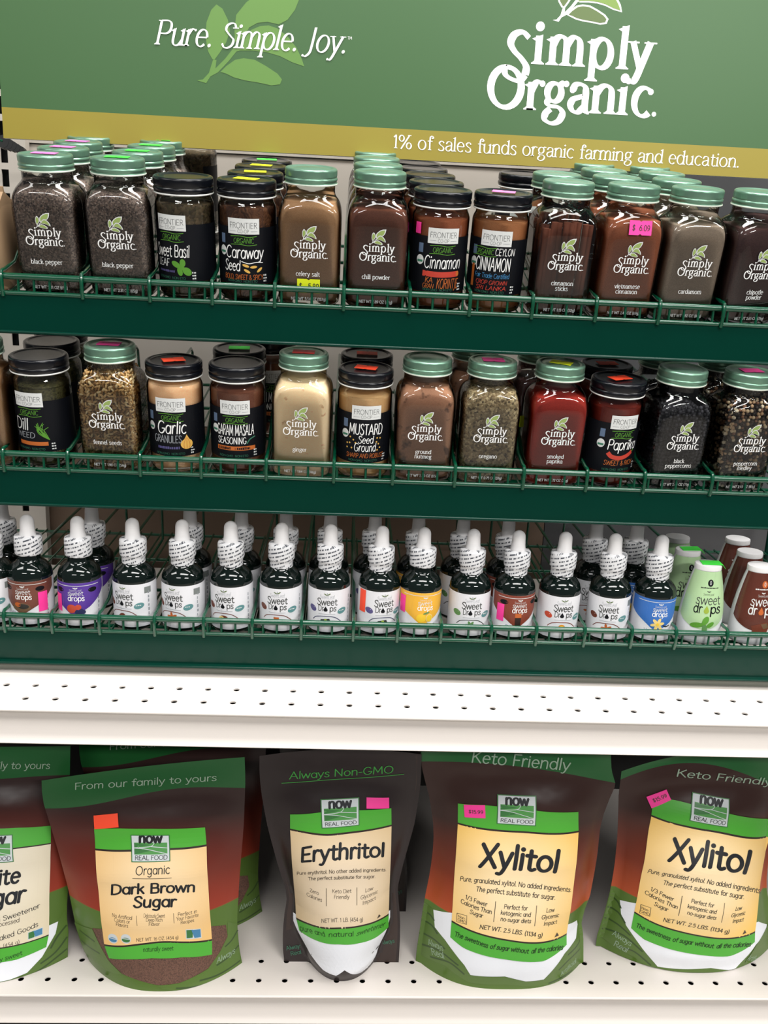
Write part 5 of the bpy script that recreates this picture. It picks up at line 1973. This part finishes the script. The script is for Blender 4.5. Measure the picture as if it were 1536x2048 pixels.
for x, y, L in ((722, 1022, ('No Artificial', 'Colors or', 'Flavors')), (912, 1016, ('Deliciously Sweet', 'Deep Rich', 'Flavor')), (1108, 1000, ('Perfect in', 'Your Favorite', 'Recipes'))):
    for i, t in enumerate(L):
        q = P(x, y + i * 24)
        d.text(t, q[0], q[1], 3.4, SANS, 'ink_soft', 0.4, 'c', min(20, 1.75 * len(t)))
for x, y in ((807, 1005), (1026, 990)):
    d.line([P(x, y), P(x + 4, y + 60)], 0.4, 'ink_soft', 0.3)
for x, y, c in ((668, 1140, 'icon_blue'), (745, 1142, 'logo_field_dark')):
    q = P(x, y)
    d.oval(q[0], q[1], 4.9, 4.9, 'logo_paper', 0.3); d.oval(q[0], q[1] - 1.2, 4.0, 2.4, c, 0.4); d.oval(q[0], q[1], 4.9, .4, 'logo_paper', 0.5)
d.poly([P(1098, 1086), P(1188, 1080), P(1192, 1136), P(1100, 1144)], 'logo_paper', 0.3)
d.poly([P(1102, 1090), P(1140, 1088), P(1140, 1134), P(1104, 1138)], 'logo_field_dark', 0.4)
d.poly([P(1132, 1090), P(1185, 1084), P(1188, 1130), P(1150, 1136)], 'icon_blue', 0.45)
pspan(d, P, 'NET WT. 16 OZ. (454 g)', (806, 1158), (1056, 1142), 3.3, SANS, 'ink', 0.4)
pspan(d, P, 'naturally sweet', (845, 1218), (1026, 1208), 4.2, HAND, 'ink_green', 0.4)
finish(d, p, 'paper_label', bag)
tag_sticker(p, bag, P, [(555, 412), (697, 398), (703, 481), (560, 492)], 'orange')
rear_copy(bag, 13, 74, 'second brown sugar pouch, half hidden behind the front one')

# ---- white sugar, cut off at the left
xw = -53.0
rows = outline([(415 - 2000, 30), (400 - 2000, 1240)], [(415, 30), (412, 200), (408, 500), (402, 850), (392, 1000), (405, 1080), (400, 1240)], g3, 64, 104, 212)
rows = [(v, -2 * 53 - b + 0.0, b) for v, a, b in rows]
p2 = Pouch(xw, 208, 209, 212, centred(rows, xw), BUL, 64, 104, seed=5)
bag2 = thing('food_pouch', 'white sugar pouch cut off by the left edge of the lower shelf', 'pouch', (xw, 0, ZL), 'sweetener pouches on the lower shelf')
p2.body(lambda u: 0.855 + 0.01 * math.sin(2 * u), 'film_rust', bag2)
P = lambda x, y: p2.inv(*g3(x, y))
mirror = lambda q: (-q[0], q[1])
d = Decal()
R_ = [P(*q) for q in [(345, 1040), (330, 1110), (250, 1250), (160, 1345), (60, 1385)]]
d.poly(R_ + [mirror(q) for q in reversed(R_)], 'sugar_white', 0)
finish(d, p2, 'clear_window', bag2)
d = Decal()
L = [P(*q) for q in [(385, 975), (402, 1080), (398, 1235), (200, 1370), (95, 1415), (0, 1415), (60, 1385), (160, 1345), (250, 1250), (330, 1110), (345, 1040)]]
d.poly(L, 'bag_moss', 0)
d.poly([mirror(q) for q in L], 'bag_moss', 0)
for L in ([(395, 1060), (340, 1130), (300, 1200)], [(398, 1130), (330, 1220), (240, 1290)], [(398, 1200), (260, 1310), (150, 1380)]):
    d.line([P(*q) for q in L], 1.8, 'bag_moss_dark', 0.15)
halves(d, p2, bag2)
d = Decal()
e = P(297, 138)
d.text('From our family to yours', e[0], e[1], 6.2, HAND, 'bag_script', 0.2, 'r', 112)
finish(d, p2, 'header_lettering', bag2)
d = Decal()
W0 = 2 * xw
def mir(L):
    Q = [P(*q) for q in L]
    a = Q[0]
    return [(-q[0], q[1]) for q in reversed(Q)] + Q
strip(d, mir([(-100, 490), (100, 486), (302, 474)]), mir([(-100, 632), (100, 606), (302, 578)]), 'label_green', 0)
strip(d, mir([(-100, 632), (100, 606), (302, 578)]), mir([(-100, 1208), (100, 1180), (290, 1118)]), 'label_cream', 0)
strip(d, mir([(-100, 1208), (100, 1180), (290, 1118)]), mir([(-100, 1290), (100, 1265), (275, 1190)]), 'label_green', 0)
d.line(mir([(-100, 632), (100, 606), (302, 578)]), 1.1, 'label_line', 0.1)
d.line(mir([(-100, 1208), (100, 1180), (290, 1118)]), 1.1, 'label_line', 0.1)
logo(d, P, [(-150, 524), (78, 524), (84, 686), (-144, 690)])
e = P(120, 806); d.text('White', e[0], e[1], 13.5, HANDB, 'ink', 0.4, 'r', 46)
e = P(150, 916); d.text('Sugar', e[0], e[1], 13.5, HANDB, 'ink', 0.4, 'r', 50)
e = P(240, 955); d.text('A Natural Sweetener', e[0], e[1], 4.6, HAND, 'ink', 0.4, 'r', 62, 0.14)
e = P(118, 1040); d.text('Less Processed', e[0], e[1], 4.0, HAND, 'ink_soft', 0.4, 'r', 34, 0.06)
e = P(230, 1046); d.text('Great in Baked Goods', e[0], e[1] - 3, 4.4, HAND, 'ink', 0.4, 'r', 60, 0.14)
e = P(118, 1168); d.text('NET WT. 1 LB. (454 g)', e[0], e[1], 3.4, SANS, 'ink_soft', 0.4, 'r', 44, 0.05)
d.poly([P(166, 1104), P(256, 1070), P(256, 1116), P(166, 1148)], 'logo_paper', 0.3)
d.poly([P(170, 1106), P(206, 1092), P(206, 1130), P(170, 1143)], 'logo_field_dark', 0.4)
d.poly([P(200, 1096), P(252, 1076), P(252, 1112), P(210, 1128)], 'icon_blue', 0.45)
e = P(135, 1234); d.text('naturally sweet', e[0], e[1], 4.2, HAND, 'ink_green', 0.4, 'r', 38, 0.1)
finish(d, p2, 'paper_label', bag2)

# ---- erythritol
g4 = pz(460, 1490, 3.491)
xe = at(683, 1740, 40).x
rows = outline([(205, 170), (215, 300), (262, 560), (340, 850), (405, 1040), (385, 1130), (372, 1250), (366, 1400), (380, 1500)], [(1335, 130), (1330, 300), (1288, 560), (1205, 850), (1165, 1020), (1182, 1120), (1190, 1300), (1182, 1440)], g4, 60, 66, 230)
BULE = [(0, 25), (0.06, 31), (0.3, 34), (0.5, 28), (0.72, 13), (0.88, 3), (1, 0)]
p3 = Pouch(xe, 227, 236, 232, centred(rows, xe), BULE, 60, 66, 2.2, wing=[(0, 0.56), (0.08, 0.68), (0.2, 0.84), (0.4, 0.9), (1, 0.95)], seed=8)
bag3 = thing('food_pouch', 'black erythritol pouch with green lettering along its top edge', 'pouch', (xe, 0, ZL), 'sweetener pouches on the lower shelf')
p3.body(None, 'film_black', bag3)
P = lambda x, y: p3.inv(*g4(x, y))
d = Decal()
d.poly([P(*q) for q in [(436, 1165), (470, 1190), (800, 1230), (1105, 1165), (1118, 1150), (1118, 1200), (1085, 1310), (1030, 1430), (985, 1545), (905, 1592), (800, 1572), (740, 1610), (650, 1570), (555, 1450), (480, 1310), (440, 1220)]], 'sugar_white', 0)
finish(d, p3, 'clear_window', bag3)
d = Decal()
pspan(d, P, 'Always Non-GMO', (412, 236), (1142, 192), 7.0, HAND, 'bag_script_green', 0.2)
d.line([P(360, 264), P(700, 240), P(1215, 202)], 0.6, 'bag_script_green', 0.2)
pspan(d, P, 'Always', (395, 1430), (505, 1408), 4.5, HAND, 'print_teal', 0.2)
pspan(d, P, 'Real', (425, 1468), (500, 1452), 4.5, HAND, 'print_teal', 0.2)
pspan(d, P, 'Always', (1055, 1392), (1150, 1376), 4.5, HAND, 'print_teal', 0.2)
finish(d, p3, 'header_lettering', bag3)
d = sweep_label(p3, bag3, P, [(420, 482), (640, 466), (900, 452), (1126, 438)], [(420, 586), (520, 606), (680, 624), (860, 606), (1128, 558)], [(462, 1206), (560, 1250), (740, 1276), (900, 1262), (1010, 1232), (1108, 1178)], [(484, 1292), (600, 1360), (760, 1388), (900, 1380), (1020, 1340), (1106, 1268)], 'label_buff')
logo(d, P, [(632, 374), (902, 360), (904, 556), (640, 578)])
pspan(d, P, 'Erythritol', (490, 812), (1080, 772), 13.0, HANDB, 'ink', 0.4)
pspan(d, P, 'Pure erythritol. No other added ingredients.', (466, 902), (1092, 876), 3.5, SANSM, 'ink_soft', 0.4)
pspan(d, P, 'The perfect substitute for sugar.', (546, 940), (1016, 924), 3.5, SANSM, 'ink_soft', 0.4)
for x, y, L in ((588, 1032, ('Zero', 'Calories')), (780, 1030, ('Keto Diet', 'Friendly')), (972, 1016, ('Low', 'Glycemic', 'Impact'))):
    for i, t in enumerate(L):
        q = P(x, y + i * 40)
        d.text(t, q[0], q[1], 3.7, SANS, 'ink_soft', 0.4, 'c', None)
for x, y in ((672, 996), (886, 990)):
    d.line([P(x, y), P(x, y + 125)], 0.5, 'ink_soft', 0.3)
pspan(d, P, 'NET WT. 1 LB. (454 g)', (638, 1236), (930, 1226), 3.9, SANS, 'ink', 0.4)
q = P(1040, 1190); d.poly([(q[0] - 2, q[1] - 1.5), (q[0] + 2, q[1] - 1.5), (q[0], q[1] + 2)], 'ink_soft', 0.4)
a, b_, c_ = P(490, 1290), P(740, 1340), P(1082, 1268)
pspan(d, P, 'pure and', (490, 1290), (668, 1334), 5.0, HAND, 'ink_green', 0.4)
pspan(d, P, 'natural', (686, 1336), (864, 1330), 5.0, HAND, 'ink_green', 0.4)
pspan(d, P, 'sweetener', (880, 1330), (1080, 1262), 5.0, HAND, 'ink_green', 0.4)
finish(d, p3, 'paper_label', bag3)
tag_sticker(p3, bag3, P, [(953, 360), (1110, 362), (1111, 436), (953, 438)], 'pink')
rear_copy(bag3, 12, 74, 'second black erythritol pouch in shadow behind the front one')

# ---- the two xylitol pouches share their lettering
def xylitol(root, p, P, m):
    """m maps the nearer pouch's label drawing onto this pouch's photo crop"""
    Q = lambda x, y: P(*m(x, y))
    d = sweep_label(p, root, Q, [(386, 388), (560, 398), (800, 420), (1190, 444)], [(386, 520), (520, 552), (700, 572), (900, 584), (1192, 574)], [(344, 1172), (480, 1240), (660, 1290), (860, 1318), (1000, 1306), (1112, 1258)], [(335, 1280), (420, 1350), (600, 1412), (800, 1442), (960, 1440), (1112, 1330)], 'label_gold')
    logo(d, Q, [(648, 324), (908, 334), (906, 538), (644, 522)])
    pspan(d, Q, 'Xylitol', (520, 806), (1052, 846), 20.5, HANDB, 'ink', 0.4)
    pspan(d, Q, 'Pure, granulated xylitol. No added ingredients.', (398, 902), (1142, 978), 4.6, SANSM, 'ink', 0.4)
    pspan(d, Q, 'The perfect substitute for sugar.', (506, 972), (1036, 1030), 4.6, SANSM, 'ink', 0.4)
    for x, y, L in ((508, 1052, ('1/3 Fewer', 'Calories Than', 'Sugar')), (772, 1096, ('Perfect for', 'ketogenic and', 'no-sugar diets')), (1002, 1112, ('Low', 'Glycemic', 'Impact'))):
        r = math.atan2(-(Q(1036, 1030)[1] - Q(506, 972)[1]), 1) * 0
        a, b_ = Q(506, 972), Q(1036, 1030)
        r = math.atan2(b_[1] - a[1], b_[0] - a[0])
        for i, t in enumerate(L):
            q = Q(x, y + i * 42)
            d.text(t, q[0], q[1], 4.1, SANSM, 'ink', 0.4, 'c', None, r)
    for x, y in ((638, 1040), (912, 1068)):
        d.line([Q(x, y), Q(x - 14, y + 138)], 0.6, 'ink_soft', 0.3)
    pspan(d, Q, 'NET WT. 2.5 LBS. (1134 g)', (528, 1222), (948, 1282), 4.4, GEO, 'ink', 0.4)
    L = [Q(*c) for c in ((380, 1118), (446, 1136), (444, 1194), (378, 1176))]
    d.line(L + [L[0]], 0.55, 'ink_soft', 0.3, smooth=False)
    q = Q(412, 1156); d.text('Non-', q[0], q[1], 2.6, GEO, 'ink_soft', 0.4)
    q = Q(412, 1180); d.text('GMO', q[0], q[1], 2.8, GEO, 'ink_soft', 0.4)
    q = Q(1046, 1262); d.poly([(q[0] - 2.6, q[1] - 2), (q[0] + 2.6, q[1] - 2), (q[0], q[1] + 2.4)], 'ink_soft', 0.4)
    pspan(d, Q, 'The sweetness', (362, 1270), (584, 1352), 4.8, HANDB, 'ink_green', 0.4)
    pspan(d, Q, 'of sugar without', (598, 1354), (856, 1388), 4.8, HANDB, 'ink_green', 0.4)
    pspan(d, Q, 'all the calories', (872, 1388), (1086, 1362), 4.8, HANDB, 'ink_green', 0.4)
    finish(d, p, 'paper_label', root)


g5 = pz(800, 1490, 3.339)
xx = at(1030, 1740, 40).x
rows = outline([(130, 60), (140, 230), (195, 420), (225, 620), (212, 800), (185, 950), (162, 1050), (130, 1250), (108, 1390)], [(1395, 60), (1405, 240), (1440, 310), (1385, 430), (1335, 560), (1310, 800), (1262, 1050), (1205, 1170), (1222, 1260), (1226, 1440)], g5, 62, 70, 236)
BULX = [(0, 36), (0.1, 38), (0.3, 36), (0.5, 30), (0.7, 18), (0.86, 6), (1, 0)]
p4 = Pouch(xx, 250, 252, 248, centred(rows, xx), BULX, 62, 70, 2.8, wing=0.97, seed=11, crumple=1.5)
bag4 = thing('food_pouch', 'xylitol pouch with orange film nearest the middle, pink sticker on its green band', 'pouch', (xx, 0, ZL), 'sweetener pouches on the lower shelf')
p4.body(lambda u: 0.885 - 0.035 * u - 0.03 * u * u, 'film_orange', bag4)
P = lambda x, y: p4.inv(*g5(x, y))
d = Decal()
d.poly([P(*q) for q in [(222, 1098), (350, 1120), (700, 1180), (1110, 1200), (1180, 1170), (1190, 1210), (1175, 1290), (1100, 1390), (1030, 1490), (960, 1565), (840, 1578), (700, 1545), (470, 1535), (430, 1470), (300, 1300), (232, 1215)]], 'sugar_white', 0)
finish(d, p4, 'clear_window', bag4)
d = Decal()
for L in ([(160, 1050), (222, 1098), (232, 1215), (300, 1300), (430, 1470), (470, 1535), (700, 1545), (840, 1578), (960, 1565), (980, 1600), (700, 1596), (455, 1582), (300, 1470), (112, 1392), (132, 1250)], [(1190, 1180), (1212, 1190), (1222, 1260), (1224, 1430), (1130, 1530), (1040, 1610), (980, 1600), (960, 1565), (1030, 1490), (1100, 1390), (1175, 1290)]):
    d.poly([P(*q) for q in L], 'bag_moss', 0)
for L in ([(155, 1110), (200, 1130), (228, 1170)], [(145, 1170), (210, 1200), (250, 1260)], [(128, 1255), (220, 1290), (300, 1360)], [(120, 1330), (260, 1370), (390, 1470)], [(200, 1410), (330, 1450), (430, 1530)], [(1218, 1280), (1180, 1340), (1120, 1400)], [(1222, 1350), (1130, 1430), (1060, 1500)], [(1150, 1500), (1060, 1560), (990, 1590)]):
    d.line([P(*q) for q in L], 1.8, 'bag_moss_dark', 0.15)
pspan(d, P, 'Always', (190, 1330), (290, 1372), 5.6, HAND, 'bag_script', 0.25)
pspan(d, P, 'Real', (212, 1396), (298, 1424), 6.2, HAND, 'bag_script', 0.25)
pspan(d, P, 'Artificial', (1070, 1545), (1176, 1448), 5.2, HAND, 'bag_script', 0.25)
halves(d, p4, bag4)
d = Decal()
pspan(d, P, 'Keto Friendly', (470, 112), (1132, 168), 10.5, HAND, 'bag_script', 0.25)
finish(d, p4, 'header_lettering', bag4)
xylitol(bag4, p4, P, lambda x, y: (x, y))
tag_sticker(p4, bag4, P, [(424, 392), (566, 396), (570, 484), (430, 476)], 'pink', '$15.99')

g6 = pz(1176, 1490, 3.669)
xy = at(1420, 1740, 50).x
rl = [(240, 290), (236, 420), (228, 620), (205, 850), (172, 1050), (120, 1250), (70, 1410)]
rows = outline(rl, [(1350, 240), (1352, 420), (1345, 620), (1330, 850), (1310, 1050), (1345, 1250), (1370, 1480)], g6, 82, 84, 220)
BULY = [(0, 36), (0.1, 40), (0.3, 40), (0.5, 34), (0.72, 18), (0.88, 5), (1, 0)]
p5 = Pouch(xy, 205, 227, 224, centred(rows, xy), BULY, 84, 86, 2.3, wing=0.95, seed=21, crumple=1.6)
bag5 = thing('food_pouch', 'xylitol pouch at the right edge with a tilted pink sticker', 'pouch', (xy, 0, ZL + 0.8), 'sweetener pouches on the lower shelf')
p5.body(lambda u: 0.955 - 0.05 * u - 0.05 * u * u, 'film_orange', bag5)
P = lambda x, y: p5.inv(*g6(x, y))
d = Decal()
d.poly([P(*q) for q in [(232, 1140), (380, 1170), (800, 1240), (1250, 1300), (1312, 1320), (1300, 1380), (1230, 1470), (1130, 1590), (1070, 1655), (900, 1640), (760, 1648), (510, 1630), (400, 1500), (280, 1330), (240, 1240)]], 'sugar_white', 0)
finish(d, p5, 'clear_window', bag5)
d = Decal()
for L in ([(170, 1060), (232, 1140), (240, 1240), (280, 1330), (400, 1500), (510, 1632), (480, 1650), (300, 1540), (75, 1410), (122, 1250)], [(1312, 1330), (1340, 1320), (1345, 1400), (1360, 1480), (1300, 1655), (1150, 1600), (1230, 1475)]):
    d.poly([P(*q) for q in L], 'bag_moss', 0)
for L in ([(165, 1110), (215, 1150), (238, 1200)], [(140, 1190), (220, 1230), (270, 1310)], [(118, 1270), (220, 1320), (310, 1400)], [(100, 1350), (260, 1400), (400, 1520)], [(220, 1480), (340, 1520), (460, 1620)]):
    d.line([P(*q) for q in L], 1.8, 'bag_moss_dark', 0.15)
pspan(d, P, 'Always', (172, 1392), (312, 1480), 6.0, HAND, 'bag_script', 0.25)
pspan(d, P, 'Real', (182, 1470), (282, 1526), 7.0, HAND, 'bag_script', 0.25)
pspan(d, P, 'Artificial', (1160, 1580), (1250, 1600), 6.0, HAND, 'bag_script', 0.25)
halves(d, p5, bag5)
d = Decal()
pspan(d, P, 'Keto Friendly', (640, 232), (1345, 300), 7.0, HAND, 'bag_script', 0.25)
finish(d, p5, 'header_lettering', bag5)


def aff(x, y):
    # nearer pouch's crop -> this pouch's crop, by three matching corners
    fx, fy = (x - 386) / (1192 - 386), (y - 520) / (1172 - 520)
    tl, tr, bl, br = (462, 520), (1330, 625), (386, 1230), (1268, 1356 - 20)
    a = (tl[0] + (tr[0] - tl[0]) * fx, tl[1] + (tr[1] - tl[1]) * fx)
    b = (bl[0] + (br[0] - bl[0]) * fx + 50 * fx, bl[1] + (br[1] - bl[1]) * fx - 46 * fx)
    return (a[0] + (b[0] - a[0]) * fy, a[1] + (b[1] - a[1]) * fy)


xylitol(bag5, p5, P, aff)
tag_sticker(p5, bag5, P, [(424, 380), (572, 326), (606, 402), (462, 464)], 'pink', '$15.99')
